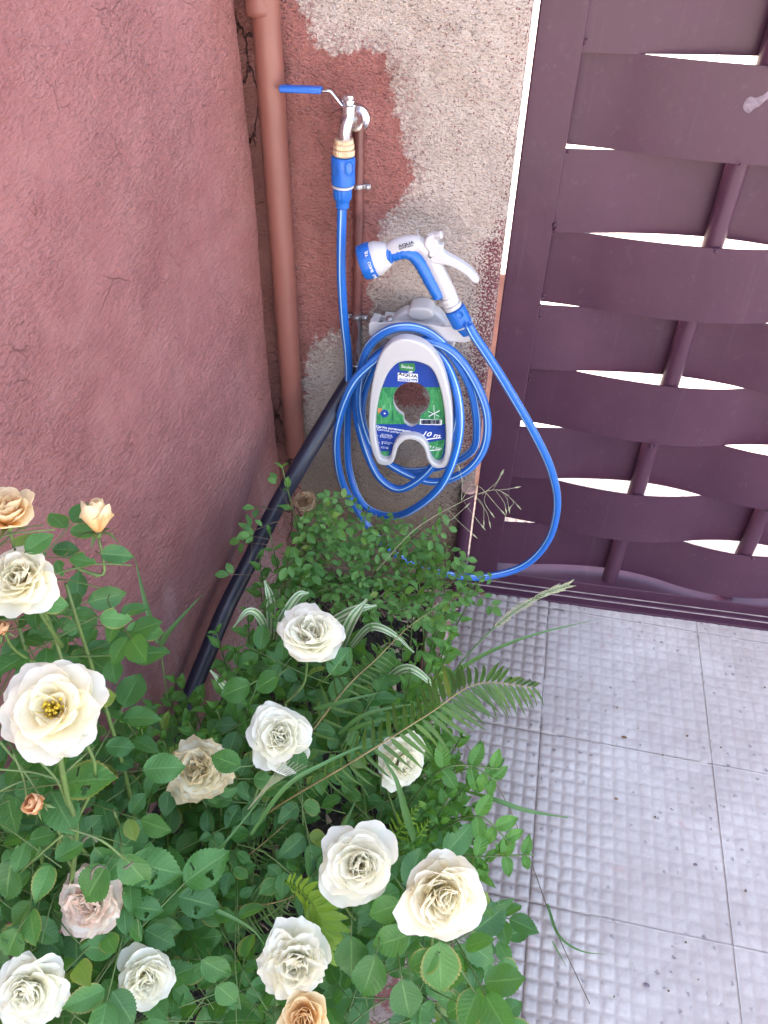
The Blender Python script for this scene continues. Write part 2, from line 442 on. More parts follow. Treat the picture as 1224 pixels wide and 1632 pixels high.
def mat_black():
    t = NT('black_polyethylene'); c = t.coord()
    n = t.noise(1, 5, .75, t.mapv(c, (240, 240, 30), (.0, .5, .3)))
    t.l(t.mix(t.ramp(n, [(.62, 0), (.72, .6)]), (.012, .014, .030), (.12, .12, .15)), t.b.inputs['Base Color'])
    t.l(t.ramp(t.noise(50, 4, .6, c), [(.3, .28), (.7, .42)]), t.b.inputs['Roughness'])
    t.l(t.bump(n, .12, .001), t.b.inputs['Normal']); return t.m
M_black = mat_black()
M_ink = simple('black_ink', (.015, .02, .05), .5, 0, 0, 0, .05)
M_print_w = simple('white_ink', (.85, .85, .88), .5, 0, 0, 0, .02)
M_print_green = simple('green_ink', (.03, .22, .07), .4, 0, 0, 0, .15, 50)
M_print_orange = simple('orange_ink', (.6, .22, .10), .5, 0, 0, 0, .1)
M_print_blue = simple('blue_ink', (.008, .05, .30), .4, 0, 0, 0, .1)
def mat_label():
    t = NT('grass_photo_print'); c = t.coord()
    n = t.noise(60, 5, .7, t.mapv(c, (1.6, 1, .5), (0, .7, 0)), 1.5)
    col = t.ramp(n, [(.25, (.008, .06, .03)), (.45, (.02, .22, .09)), (.6, (.06, .34, .12)), (.78, (.45, .66, .60))])
    t.l(col, t.b.inputs['Base Color']); t.set(t.b, Roughness=.3); return t.m
M_grassprint = mat_label()

def mat_leaf(name, c1, c2, vein, spec=.45, rough=.42, back=1.35, nv=9, quilt=.3, trans=.34, edge=None):
    t = NT(name); uv = t.coord('UV'); s_ = t.sep(uv); c = t.coord()
    oi = t.n('ObjectInfo').outputs['Random']; tn = t.math('FRACT', t.math('ADD', oi, t.attr('tint')))
    v = t.math('MULTIPLY', t.math('ABSOLUTE', t.math('SUBTRACT', s_[0], .5)), 2.0)
    ph = t.math('SUBTRACT', t.math('MULTIPLY', s_[1], nv), t.math('MULTIPLY', v, 1.9))
    fr = t.math('ABSOLUTE', t.math('SUBTRACT', t.math('FRACT', ph), .5))
    vl = t.ramp(fr, [(0, 1), (.10, 0)]); mid = t.ramp(v, [(.035, 1), (.075, 0)])
    veins = t.math('MAXIMUM', t.math('MULTIPLY', vl, .35), mid)
    col = t.mix(tn, c1, c2)
    col = t.mix(t.ramp(t.noise(25, 4, .6, c), [(.3, 0), (.75, .5)]), col, tuple(x*.72 for x in c1))
    col = t.mix(t.math('MULTIPLY', veins, .55), col, vein)
    yl = t.ramp(tn, [(.965, 0), (.985, .45)]); col = t.mix(yl, col, (.30, .33, .06))
    if edge:
        em = t.math('MULTIPLY', t.ramp(v, [(.82, 0), (.97, 1)]), t.ramp(tn, [(.80, 0), (.84, .8)]))
        col = t.mix(em, col, edge)
    sp = t.ramp(t.noise(180, 2, .5, c), [(.73, 0), (.76, .6)]); col = t.mix(sp, col, (.25, .28, .16))
    t.l(col, t.b.inputs['Base Color']); t.b.inputs['Specular IOR Level'].default_value = spec
    t.l(t.ramp(t.noise(40, 3, .6, c), [(.3, rough-.06), (.7, rough+.12)]), t.b.inputs['Roughness'])
    h = t.math('ADD', t.math('MULTIPLY', fr, quilt*2), t.math('MULTIPLY', t.noise(140, 3, .6, c), .25)); h = t.math('SUBTRACT', h, t.math('MULTIPLY', mid, .4))
    t.l(t.bump(h, .5, .0016), t.b.inputs['Normal'])
    tr = t.n('BsdfTranslucent'); t.l(t.mix(.5, col, tuple(min(1, x*1.6) for x in (c2[0]*1.5, c2[1]*1.3, c2[2]*.4))), tr.inputs['Color'])
    ms = t.n('MixShader'); ms.inputs[0].default_value = trans
    t.l(t.b.outputs[0], ms.inputs[1]); t.l(tr.outputs[0], ms.inputs[2]); t.l(ms.outputs[0], t.out.inputs[0])
    return t.m
M_rose_leaf = mat_leaf('rose_leaf', (.030, .132, .038), (.082, .262, .064), (.16, .34, .11), .42, .36, edge=(.35, .28, .08))
M_small_leaf = mat_leaf('small_rose_leaf', (.048, .175, .045), (.14, .34, .085), (.19, .35, .14), .35, .45)
M_mint = mat_leaf('mint_leaf', (.050, .19, .038), (.120, .34, .065), (.20, .40, .12), .4, .45, nv=8, quilt=.9)
M_fern = mat_leaf('fern_leaflet', (.040, .105, .024), (.095, .215, .042), (.14, .22, .07), .45, .42, nv=14, quilt=.2)
M_fern_light = mat_leaf('young_fern_leaflet', (.16, .33, .045), (.24, .42, .075), (.30, .46, .12), .4, .45, nv=12, quilt=.3, trans=.4)
M_grassblade = mat_leaf('grass_blade', (.06, .17, .055), (.10, .25, .085), (.18, .32, .14), .4, .42, nv=1, quilt=.0)
M_stem = simple('green_stem', (.075, .135, .035), .5, 0, 0, 0, .25, 40)
M_woody = simple('woody_stem', (.12, .085, .05), .75, 0, 120, .4, .4, 60)
M_rachis = simple('fern_rachis', (.22, .17, .07), .6, 0, 0, 0, .35, 40)
M_straw = simple('pale_seed_head', (.27, .28, .17), .75, 0, 0, 0, .3, 60)
M_deadleaf = simple('dry_brown_leaf', (.20, .11, .06), .8, 0, 100, .3, .4, 60)
def mat_vari():
    t = NT('variegated_blade'); uv = t.coord('UV'); s_ = t.sep(uv)
    v = t.math('ABSOLUTE', t.math('SUBTRACT', t.math('ADD', s_[0], t.math('MULTIPLY', t.math('SUBTRACT', t.noise(8, 2, .5, uv), .5), .12)), .5))
    col = t.ramp(v, [(.10, (.40, .47, .30)), (.16, (.09, .23, .07)), (.30, (.07, .19, .06)), (.36, (.36, .42, .28))])
    t.l(col, t.b.inputs['Base Color']); t.set(t.b, Roughness=.4)
    return t.m
M_vari = mat_vari()
def mat_petal(name, base, mid, tip, edge=None):
    t = NT(name); uv = t.coord('UV'); s_ = t.sep(uv); c = t.coord()
    lay = t.attr('layer')      # 0 outer petals .. 1 heart petals: the heart keeps more of the base colour
    f = t.math('ADD', s_[1], t.math('MULTIPLY', lay, -.35), clamp=True)
    col = t.ramp(f, [(.0, base), (.42, mid), (.85, tip)])
    if edge:
        e_ = t.math('MULTIPLY', t.ramp(t.math('ADD', s_[1], t.math('MULTIPLY', t.noise(50, 4, .7, c), .25)), [(.95, 0), (1.08, 1)]), .9)
        col = t.mix(e_, col, edge)
        col = t.mix(t.ramp(t.noise(35, 4, .7, c), [(.5, 0), (.72, .55)]), col, edge)
    t.l(col, t.b.inputs['Base Color']); t.set(t.b, Roughness=.55); t.b.inputs['Specular IOR Level'].default_value = .25
    ln = t.noise(1, 3, .6, t.mapv(uv, (34, 2.5, 1)))
    t.l(t.bump(ln, .12, .0010), t.b.inputs['Normal'])
    tr = t.n('BsdfTranslucent'); t.l(col, tr.inputs['Color'])
    ms = t.n('MixShader'); ms.inputs[0].default_value = .48
    t.l(t.b.outputs[0], ms.inputs[1]); t.l(tr.outputs[0], ms.inputs[2]); t.l(ms.outputs[0], t.out.inputs[0])
    return t.m
P_white = mat_petal('white_petal', (.93, .89, .62), (.93, .91, .75), (.93, .92, .82))
P_cream = mat_petal('cream_petal', (.92, .76, .34), (.92, .85, .60), (.92, .89, .77))
P_apricot = mat_petal('apricot_petal', (.90, .54, .20), (.91, .66, .34), (.91, .77, .52))
P_bud = mat_petal('orange_bud_petal', (.85, .44, .18), (.86, .50, .25), (.84, .58, .36))
P_wilt = mat_petal('wilting_petal', (.86, .76, .46), (.90, .85, .64), (.90, .88, .74), (.74, .62, .40))
P_pinkwilt = mat_petal('pinkish_wilting_petal', (.88, .76, .54), (.90, .83, .72), (.90, .87, .78), (.84, .66, .57))
P_spent = mat_petal('spent_petal', (.50, .35, .18), (.62, .48, .32), (.66, .54, .38), (.35, .20, .10))
M_stamen = simple('yellow_stamen', (.70, .48, .04), .6, 0, 0, 0, .2, 60)

# ================================================================== SETTING
g = MB(); g.add([(-40, -40, -.03), (40, -40, -.03), (40, 60, -.03), (-40, 60, -.03)], [(0, 1, 2, 3)])
o = g.build('street_ground', M_street, smooth=False); tag(o, kind='structure')

def grid_mesh(name, nx, ny, fn, mat, attrs=None, parent=None):
    """fn(i,j)->(pos, uv, attr dict)"""
    vs, uv = [], []; A = {k: [] for k in (attrs or [])}
    for j in range(ny):
        for i in range(nx):
            p, q, ad = fn(i, j); vs.append(p); uv.append(q)
            for k in A: A[k].append(ad[k])
    fs = [(j*nx+i, j*nx+i+1, (j+1)*nx+i+1, (j+1)*nx+i) for j in range(ny-1) for i in range(nx-1)]
    m = MB(); m.add(vs, fs, uv); me = m.mesh(name, True, None)
    for k, v in A.items():
        at_ = me.attributes.new(k, 'FLOAT', 'POINT'); at_.data.foreach_set('value', v)
    return link(name, me, mat, parent)

# ---- paving tiles: raised square knobs worn by feet, each tile its own piece
TR = math.radians(-2.3); TX, TY, TS, NK = .208, -.322, .361, 14
def tile_xy(u, v): return TX+u*math.cos(TR)-v*math.sin(TR), TY+u*math.sin(TR)+v*math.cos(TR)
pav = empty('pavement', (0, 0, 0)); tag(pav, kind='structure')
def make_tile(ci, ri):
    K = 6; n = NK*K+3
    X, Y = np.meshgrid(np.arange(n), np.arange(n)); 
    ce = np.clip((np.arange(n)-1)/(n-3), 0, 1)
    u0, v0 = ci*TS, ri*TS; gap = .0002
    lu = u0+gap+ce*(TS-2*gap); lv = v0+gap+ce*(TS-2*gap)
    vs, uv, gr, we = [], [], [], []
    smooth_tile = rnd.uniform(-.06, .06); dz = rnd.uniform(-.0004, .0004); tx, ty = rnd.uniform(-.0015, .0015), rnd.uniform(-.0015, .0015)
    for j in range(n):
        for i in range(n):
            x, y = tile_xy(lu[i], lv[j])
            wx_ = noise.noise(Vector((x*30, y*30, 8)))*.16; wy_ = noise.noise(Vector((x*30, y*30, 18)))*.16; fx = ((i-1)/K+wx_) % 1; fy = ((j-1)/K+wy_) % 1
            q = max(abs(fx-.5), abs(fy-.5))*2       # 0 at the knob's centre, 1 in the groove
            k = min(1, max(0, (.98-q)/.42)); k = k*k*(3-2*k)
            # wear: the right-hand side is smeared almost smooth with mortar
            wn = noise.noise(Vector((x*3.1, y*3.1, 2)))*.5+noise.noise(Vector((x*11, y*11, 5)))*.22
            wear = 1-min(1, max(0, (x-.16)/.26+.10+(y+.45)*.45))*.80 + wn*.6
            if ci < 0 and ri >= 0: wear = 1.0+wn*.25
            wear = min(1, max(.27, wear+smooth_tile))
            h = .0042*k*wear + noise.noise(Vector((x*28, y*28, 0)))*.0008 + noise.noise(Vector((x*90, y*90, 3)))*.0005*(1.3-wear)
            z = h+dz+tx*(lu[i]-u0)+ty*(lv[j]-v0)
            if i in (0, n-1) or j in (0, n-1): z = -.0025 if wear > .55 else z
            elif i in (1, n-2) or j in (1, n-2): z -= .0008*max(0, wear-.45)
            vs.append((x, y, z)); uv.append((fx, fy)); gr.append(1-k); we.append(wear)
    idx = np.arange(n*n).reshape(n, n)
    fs = np.stack([idx[:-1, :-1], idx[:-1, 1:], idx[1:, 1:], idx[1:, :-1]], -1).reshape(-1, 4).tolist()
    m = MB(); m.add(vs, fs, uv); me = m.mesh('paving_tile', True, None)
    for nm, arr in (('groove', gr), ('wear', we)): me.attributes.new(nm, 'FLOAT', 'POINT').data.foreach_set('value', arr)
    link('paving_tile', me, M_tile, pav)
for ci in range(-1, 4):
    for ri in range(-3, 3): make_tile(ci, ri)
# mortar bed seen in the joints
g = MB(); g.add([(-.6, -1.6, -.003), (1.8, -1.6, -.003), (1.8, .85, -.003), (-.6, .85, -.003)], [(0, 1, 2, 3)])
g.build('mortar_bed', M_street, pav, smooth=False)

# ---- left house wall (tall, rounded edge); unseen height and bulk sized to shade bed and gate
WX0, WSL = -.398, .20
def wall_x(y): return WX0+WSL*y
prof = [(wall_x(-3.2), -3.2)]
for k in range(1, 60): y = -3.2+3.13*(k/59)**.75; prof.append((wall_x(y), y))
p0 = Vector((wall_x(-.07), -.07))
for k in range(1, 9):
    a = k/8*PI*.62; prof.append((p0.x-.032*(1-math.cos(a)), p0.y+.032*math.sin(a)+0.0))
NF = len(prof)-2
prof += [(p0.x-.040, -.030), (p0.x-.034, -.020), (p0.x-.024, -.013), (p0.x-.012, -.008), (p0.x+.002, -.005), (p0.x+.018, -.003), (p0.x+.030, .004), (p0.x+.030, .22), (-3.5, .22), (-3.5, -3.2)]
zs = [-.03+ (1.9)*k/240 for k in range(241)]+[2.1, 2.5, 3.2, 4.0]
def fn(i, j):
    x, y = prof[i]; z = zs[j]; wv = 0
    fil = NF < i < NF+9
    if fil: wv = noise.noise(Vector((z*9, i*.6, 2)))*.006+noise.noise(Vector((z*40, i*1.4, 7)))*.004+noise.noise(Vector((z*110, i*2.2, 7)))*.0015
    elif i < 70 and y < .0:
        wv = noise.noise(Vector((y*3, z*2.4, 1)))*.008+noise.noise(Vector((y*14, z*11, 4)))*.0028+noise.noise(Vector((y*50, z*50, 9)))*.0009
        if y < -.2: wv += .0
    ww = min(1, max(0, 1-(-y-.02)/.16))
    return (x+wv, y+(wv*.6 if y > -.12 and y < 0 else 0), z), (0, 0), {'warm': ww*.9 if y > -.4 else 0, 'fillet': 1.0 if fil else 0.0}
lw = grid_mesh('house_wall', len(prof), len(zs), fn, M_leftwall, ['warm', 'fillet'])
tag(lw, 'rough maroon stuccoed house wall with a rounded edge and hairline cracks on the left', 'wall')

# ---- back wall: beige render half painted maroon
bw = empty('garden_wall', (-.2, .1, 0), 'beige rendered wall with a ragged patch of maroon paint behind the tap', 'wall')
polyp = [(430, -60), (480, 0), (490, 45), (508, 74), (560, 82), (600, 88), (632, 108), (628, 165), (640, 215), (652, 262), (650, 310), (618, 342), (604, 372), (603, 420),
         (590, 470), (578, 520), (520, 535), (498, 545), (486, 610), (476, 690), (455, 760), (300, 760), (300, -60)]
poly = [(at(*q).x, at(*q).z) for q in polyp]
def sdist(x, z):
    ins = False; dm = 9
    for i in range(len(poly)):
        x0, z0 = poly[i]; x1, z1 = poly[(i+1) % len(poly)]
        if (z0 > z) != (z1 > z) and x < (x1-x0)*(z-z0)/(z1-z0)+x0: ins = not ins
        dx, dz = x1-x0, z1-z0; t = max(0, min(1, ((x-x0)*dx+(z-z0)*dz)/(dx*dx+dz*dz+1e-9)))
        dm = min(dm, math.hypot(x-x0-t*dx, z-z0-t*dz))
    return dm if ins else -dm
bx0, bx1 = -.50, .001
nx, nz = 90, 190
def fn(i, j):
    x = bx0+(bx1-bx0)*i/(nx-1); z = -.03+1.75*(j/(nz-1))
    y = noise.noise(Vector((x*5, z*5, 7)))*.004+noise.noise(Vector((x*25, z*25, 3)))*.0016+noise.noise(Vector((x*80, z*80, 1)))*.0006
    if x < -.40: y += 0
    d = max(sdist(x, z), .034-math.hypot((x+.150)*1.0, (z-.628)*.9))  # extra maroon oval paints in the shade inside the holder's hole
    if d > -.01: y -= .0012
    brown_mix = max(0, min(1, (.62-z)/.35))*.85
    brown_mix = max(brown_mix, .5*max(0, 1-math.hypot((x+.19)/.09, (z-.80)/.07)))  # browner towards the wall foot and in a fading oval higher up
    fl = max(0, min(1, 1-(bx1-x-(.02 if z < .95 else -.005))/.045))*(1 if .45 < z < .98 else .45)
    if z < .85: fl = max(fl, .35*max(0, 1-abs(x+.02)/.12))
    if i == nx-1: y = .012
    return (x, y, z), (0, 0), {'sd': d, 'brown_mix': brown_mix, 'fleck': fl}
o = grid_mesh('render_face', nx, nz, fn, M_backwall, ['sd', 'brown_mix', 'fleck'], bw)
MB().box((-.50, .0125, -.03), (.001, .19, 2.4)).build('wall_core', M_backwall, bw, smooth=False)
MB().box((-.50, 0.0, 1.725), (.001, .012, 2.4)).build('render_top', M_backwall, bw, smooth=False)

# ---- kerb and soil of the flower bed
KX = -.016
m = MB(); n = 60
vs, fs = [], []
for i in range(n):
    y = -1.55+i/(n-1)*1.53
    nz_ = lambda s, q: noise.noise(Vector((y*s, q, 0)))
    x1 = KX+nz_(9, 1)*.004+nz_(40, 2)*.002; x0 = x1-.05+nz_(12, 5)*.006; h = .085+nz_(10, 8)*.006+nz_(45, 3)*.003
    vs += [(x1+.003, y, -.01), (x1, y, h-.008), (x1-.008, y, h), (x0, y, h), (x0-.006, y, h-.02), (x0-.006, y, 0)]
for i in range(n-1):
    for k in range(5): a = i*6+k; fs.append((a, a+6, a+7, a+1))
m.add(vs, fs); o = m.build('planter_kerb', M_kerb); tag(o, 'low pink painted kerb edging the flower bed along the paving', 'kerb')
def fn(i, j):
    y = -1.7+1.71*i/69; t = j/39; xl = wall_x(min(y, -.05))-.03; x = xl+(KX-.045-xl)*t
    z = .065+noise.noise(Vector((x*7, y*7, 2)))*.018+noise.noise(Vector((x*30, y*30, 2)))*.009+noise.noise(Vector((x*90, y*90, 2)))*.004
    return (x, y, z), (0, 0), {}
o = grid_mesh('garden_soil', 70, 40, fn, M_soil); tag(o, kind='structure')
m = MB()
for k in range(420):
    y = rnd.uniform(-1.1, -.02); x = rnd.uniform(wall_x(y)+.03, -.03) if rnd.random() < .55 else rnd.uniform(-.14, -.01); z = .085+rnd.uniform(-.004, .012)
    if rnd.random() < .25: y = rnd.uniform(-.14, -.02); x = rnd.uniform(-.2, -.02)
    a = rnd.uniform(0, 6.28); L = rnd.uniform(.006, .03); wd = rnd.uniform(.0012, .006) if rnd.random() < .6 else rnd.uniform(.006, .012)
    d = Vector((math.cos(a), math.sin(a), rnd.uniform(-.2, .2)))*L; s = Vector((-math.sin(a), math.cos(a), rnd.uniform(-.4, .4)))*wd/2
    p = Vector((x, y, z)); m.add([p-s, p+s, p+d+s*.4+Vector((0, 0, .003)), p+d-s*.4], [(0, 1, 2, 3)])
o = m.build('leaf_litter', M_litter, smooth=False); tag(o, 'dry twigs and leaf scraps scattered on the dark soil', 'litter', kind='stuff')

# ================================================================== GATE
YG = .12; KG = (1.3+YG)/1.36
X_ST, X_C, X_T1, X_T2 = .0825, .170, .365, .647
Z0B, HB = .0645, .143
gate = empty('metal_gate', (.08, YG, 0), 'purple brown metal gate woven from wide bowed steel bands around round tubes', 'gate')
def phase(x): return PI*(x-X_T1)/(X_T2-X_T1) if x > X_T1 else PI/2*(x-X_T1)/(X_T1-X_C)
XR = 1.50
AMP = .0225
for b in range(0, 15):
    odd = (b % 2 == 1)      # counted from the bottom: odd bands pass in front of the first tube
    z0 = Z0B+HB*b+.0006; z1 = z0+HB-.0012
    xs = [X_ST-.006+(XR-X_ST)*k/72 for k in range(73)]
    vs, fs = [], []
    for x in xs:
        c = math.cos(phase(max(x, X_ST)))
        c = math.copysign(abs(c)**.85, c)*(.62 if x < X_C else 1)
        y = YG+AMP*c*(-1 if odd else 1)
        sag = .0015*math.sin(x*9+b*2)
        for yy, zz in ((y-.0015, z0+sag), (y-.0015, z1+sag), (y+.0015, z1+sag), (y+.0015, z0+sag)): vs.append((x, yy, zz))
    for k in range(72):
        for q in range(4): fs.append((k*4+q, (k+1)*4+q, (k+1)*4+(q+1) % 4, k*4+(q+1) % 4))
    fs += [(0, 1, 2, 3), (72*4+3, 72*4+2, 72*4+1, 72*4)]
    m = MB(); m.add(vs, fs); m.build('band', M_gate, gate, sharp=40)
ZT = Z0B+HB*15+.03
for x in (X_T1, X_T2, X_T2+(X_T2-X_T1), X_T2+2*(X_T2-X_T1)):
    MB().tube([(x, YG, .04), (x, YG, ZT)], .0185, 24).build('tube', M_gate, gate)
YF = YG-.026
MB().box((.0100, YF, .012), (X_ST, YG+.024, ZT)).build('stile', M_gate, gate, smooth=False, bevel=.0025)
MB().box((X_ST, YF-.002, .016), (XR, YG+.045, .050)).build('bottom_rail', M_gate, gate, smooth=False, bevel=.002)
MB().box((X_ST, YF, ZT-.04), (XR, YG+.024, ZT)).build('top_rail', M_gate, gate, smooth=False, bevel=.002)
m = MB()
for k in range(46):     # weld beads where bands meet stile and tubes
    b = rnd.randrange(0, 15); z = Z0B+HB*b
    if rnd.random() < .55: p = Vector((X_ST+rnd.uniform(-.001, .004), YF+rnd.uniform(0, .006), z+rnd.uniform(-.03, .03)))
    else: p = Vector((rnd.choice((X_T1, X_T2))+rnd.uniform(-.012, .012), YG-.03+rnd.uniform(-.004, 0), z+rnd.uniform(-.003, .003)))
    r = rnd.uniform(.0022, .0042)
    m.lathe(p, (rnd.uniform(-.3, .3), -1, rnd.uniform(-1, 1)), [(0.0, -r), (r*.8, -r*.6), (r, 0), (r*.7, r*.7), (0.0, r)], 8)
o = m.build('weld_bead', M_gate, gate); o['kind'] = 'stuff'
# floor track in front of / under the gate
gt = empty('gate_track', (.5, .05, 0), 'maroon painted steel track set in the ground under the gate', 'gate track')
MB().box((.0, .080, -.01), (XR, .094, .012)).build('front_lip', M_gate, gt, smooth=False, bevel=.002)
MB().box((.0, .058, -.01), (XR, .0785, .0075)).build('front_strip', M_gate, gt, smooth=False, bevel=.0015)
M_edge = simple('worn_bare_edge', (.42, .33, .33), .6, 0, 0, 0, .3, 30)
MB().box((.0, .0787, -.01), (XR, .0798, .0095)).build('worn_edge', M_edge, gt, smooth=False)
MB().box((.0, .0942, .0), (XR, .0953, .0165)).build('worn_edge', M_edge, gt, smooth=False)
# white resin blob on the gate (a dried splash)
M_splash = simple('dried_plaster', (.19, .145, .175), .75, 0, 200, .5, .35, 120)
pb = at(1206, 161, YG-AMP)
out = smooth2d([(-.018, -.002), (-.016, -.012), (-.007, -.017), (.000, -.010), (.006, -.006), (.012, .002), (.019, .006), (.020, .014), (.013, .017), (.007, .010), (-.004, .005), (-.012, .006)], 4)
m = MB(); vs = []
for (dx, dz) in [(0.0, -.003)]+out:
    x = pb.x+dx; c = math.cos(phase(x)); vs.append((x, YG-AMP*abs(c)**.85-.0021, pb.z+dz))
m.add(vs, [(0, i+1, (i+1) % len(out)+1) for i in range(len(out))]); m.build('plaster_splash', M_splash, gate)
# hinge post
hp = at(747, 777, -.014)
hinge = empty('hinge_pivot', (hp.x, .035, 0), 'dark stub post with rusty flat top beside the gate foot', 'hinge post')
MB().lathe((hp.x, -.014, -.01), (0, 0, 1), [(.0155, 0), (.0155, hp.z+.004)], 24).build('barrel', M_gate, hinge)
MB().lathe((hp.x, -.014, hp.z-.005), (0, 0, 1), [(.0165, 0), (.0168, .004), (.0160, .005), (0.0, .0055)], 24).build('cap', M_rust, hinge)
m = MB().box((-.02, .48, -.01), (.04, .50, .66)); M_batten = simple('raw_pale_timber', (.70, .50, .42), .8, 0, 90, .4, .15, 40)
o = m.build('timber_batten', M_batten, smooth=False, bevel=.002); tag(o, 'narrow pale timber batten seen through the gap behind the gate stile', 'batten')

# ================================================================== DRAIN AND PIPES
dr = empty('drain_pipe', at(470, 720, -.033), 'terracotta red drain pipe running down the corner', 'drain pipe')
a0, a1 = at(417, -80, -.033), at(471, 722, -.030)
ax = (a0-a1).normalized()
MB().tube([a1+(a0-a1)*k/12 for k in range(13)], .0212, 28).build('pipe', M_drain, dr)
pc = at(416, 8, -.033)
MB().lathe(pc, ax, [(.0212, -.012), (.0235, -.010), (.0245, -.004), (.0235, .002), (.0228, .006), (.0228, .09)], 28).build('collar', M_drain, dr)

wp = empty('water_pipe', (-.252, -.012, .68), 'thin maroon painted water pipe with two steel clamps feeding the tap', 'water pipe')
q0, q1 = at(573, 188, -.012), at(568, 583, -.012)
MB().tube([q1+(q0-q1)*k/8 for k in range(9)], .0082, 18).build('pipe', M_pipe, wp)
MB().lathe(q1+Vector((0, 0, -.006)), (0, 0, 1), [(.007, 0), (.0115, .003), (.0115, .010), (.0095, .012), (.0095, .02)], 12).build('coupling', M_galv, wp)
def clamp(px, py, side=1):
    p = at(px, py, -.012); m = MB()
    m.lathe(p-Vector((0, 0, .004)), (0, 0, 1), [(.0098, 0), (.0106, .001), (.0106, .007), (.0098, .008)], 20)
    for s in (-1, 1):
        m.box((p.x+(s*.0095 if s > 0 else -.021), p.y-.003, p.z-.004), (p.x+(.021 if s > 0 else -.0095), p.y+.001, p.z+.004))
    c = m.build('clamp', M_galv, wp, bevel=.0008)
    for s in (-1, 1):
        MB().lathe((p.x+s*.0165, p.y-.0075, p.z), (0, 1, 0), [(.0025, 0), (.004, .001), (.0042, .003), (.002, .0035), (.002, .012)], 10).build('screw', M_galv, c)
clamp(571, 296); clamp(569, 504)

bp = [at(568, 592, -.021), at(560, 606, -.030), at(544, 632, -.060), at(520, 672, -.105), at(478, 742, -.165), at(437, 815, -.225), at(400, 890, -.29), at(360, 970, -.385), at(331, 1040, -.458), at(303, 1110, -.53), at(276, 1190, -.61)]
bpo = crom(bp, 6)
o = MB().tube(bpo, .0163, 22).build('irrigation_pipe', M_black); tag(o, 'thick black plastic pipe slanting down from the tap wall into the plants', 'pipe')

# ================================================================== TAP
tap = empty('water_tap', at(556, 190, -.04), 'chrome ball valve tap with blue lever handle on the wall', 'tap')
YT = -.066
v = lambda x, y, Y=YT: at(x, y, Y)
sc = (v(1, 300)-v(0, 300)).length     # metres per photo pixel at the tap
up = (v(556, 150)-v(556, 220)).normalized()
fl = at(571, 188, -.006)
MB().lathe(fl, (0, -1, 0), [(.0185, -.008), (.0190, 0), (.0185, .004), (.013, .006), (.0115, .014), (.0115, .03)], 28).build('wall_flange', M_chrome, tap)
MB().tube(crom([at(570, 190, -.01), at(565, 190, -.035), at(558, 190, -.055), at(551, 203, YT), at(549, 226, YT)], 6), [.0125]*7+[.0118]*6+[.0104]*12, 22).build('spout', M_chrome, tap)
MB().lathe(v(556, 200, -.055), up, [(.0105, 0), (.0115, .004), (.0115, .028), (.0085, .030), (.0085, .033), (.0105, .0335), (.0105, .036), (.0075, .037), (.0075, .042)], 24).build('valve_body', M_chrome, tap)
lv = MB(); pth = [(512, 143), (526, 142), (532, 147), (545, 163), (549, 166), (567, 166)]
L3 = crom([v(*q, -.055) for q in pth], 4)
lv.ribbon(L3, [.013]*len(L3), lambda i: Vector((0, 0, 1)), 1, 0)
lever = lv.build('lever', M_chrome, tap); lever.modifiers.new('s', 'SOLIDIFY').thickness = .0032
gr_ = MB(); ga, gb = v(446, 141, -.055), v(513, 143.5, -.055)
gd = (gb-ga).normalized(); gw = Vector((0, 1, 0)); gu = gd.cross(gw)*-1
if gu.z < 0: gu = -gu
def obox(m, p, q, hw, hh, wv, hv):
    vs = [e_+wv*(s*hw)+hv*(t*hh) for e_ in (p, q) for s, t in ((-1, -1), (1, -1), (1, 1), (-1, 1))]
    m.add(vs, [(0, 1, 2, 3)[::-1], (4, 5, 6, 7), (0, 1, 5, 4), (1, 2, 6, 5), (2, 3, 7, 6), (3, 0, 4, 7)])
obox(gr_, ga, gb, .0075, .0043, gw, gu)
gp = gr_.build('lever_grip', M_blue, lever, bevel=.0022)
MB().lathe(v(555, 163, -.055), up, [(.0075, -.001), (.0088, 0), (.0088, .0075), (.007, .0095), (0, .010)], 6).build('hex_nut', M_galv, lever, sharp=20)
br = MB(); bb = v(548, 247)
br.lathe(bb, up, [(.0150, 0), (.0165, .001), (.0168, .002)], 48)
for z0_, h_, r_ in ((0, .0085, .0170), (.0105, .0065, .0162), (.018, .0055, .0150)):
    br.lathe(bb+up*z0_, up, [(r_-.002, -.001), (r_, .0008), (r_, h_-.0008), (r_-.002, h_+.001)], 72, ripple=.045, rn=72)
br.build('brass_nut', M_brass, tap, sharp=25)

# ================================================================== HOSE
hose = empty('garden_hose', at(545, 320, YT), 'glossy blue garden hose with pale stripes looped around the white holder', 'hose')
cb = MB(); c0, c1 = v(547, 293), v(547, 250)
ln = (c1-c0).length
cb.lathe(c0, up, [(.0165, 0), (.0188, .001), (.0190, .004), (.0186, ln*.6), (.0192, ln-.003), (.0178, ln), (.0160, ln+.001)], 40)
con = cb.build('connector', M_blue, hose)
for px in (536, 557):   # scooped finger grips on the connector's face
    p_ = at(px, 268, YT-.0165-(.0 if px < 550 else .001)); mm = MB()
    mm.lathe(p_, (0.35 if px > 550 else -.75, -1, .1), [(.0062, -.0012), (.0072, .0005), (.0062, .0012), (.0045, -.0006), (0, -.001)], 20)
    o = mm.build('finger_grip', M_blue, con); 
    for vv in o.data.vertices: vv.co.z = p_.z+(vv.co.z-p_.z)*1.7
MB().lathe(v(546.5, 298), up, [(.0165, 0), (.0172, .0005), (.0172, .0035), (.0165, .004)], 36).build('sealing_ring', M_white, con)
cc = MB(); cc.lathe(v(546, 331), up, [(.0093, 0), (.0108, .001), (.0108, .010), (.0140, .015), (.0150, .018), (.0150, .031), (.0140, .032)], 64, ripple=.05, rn=28)
cc.build('compression_nut', M_blue, con, sharp=30)
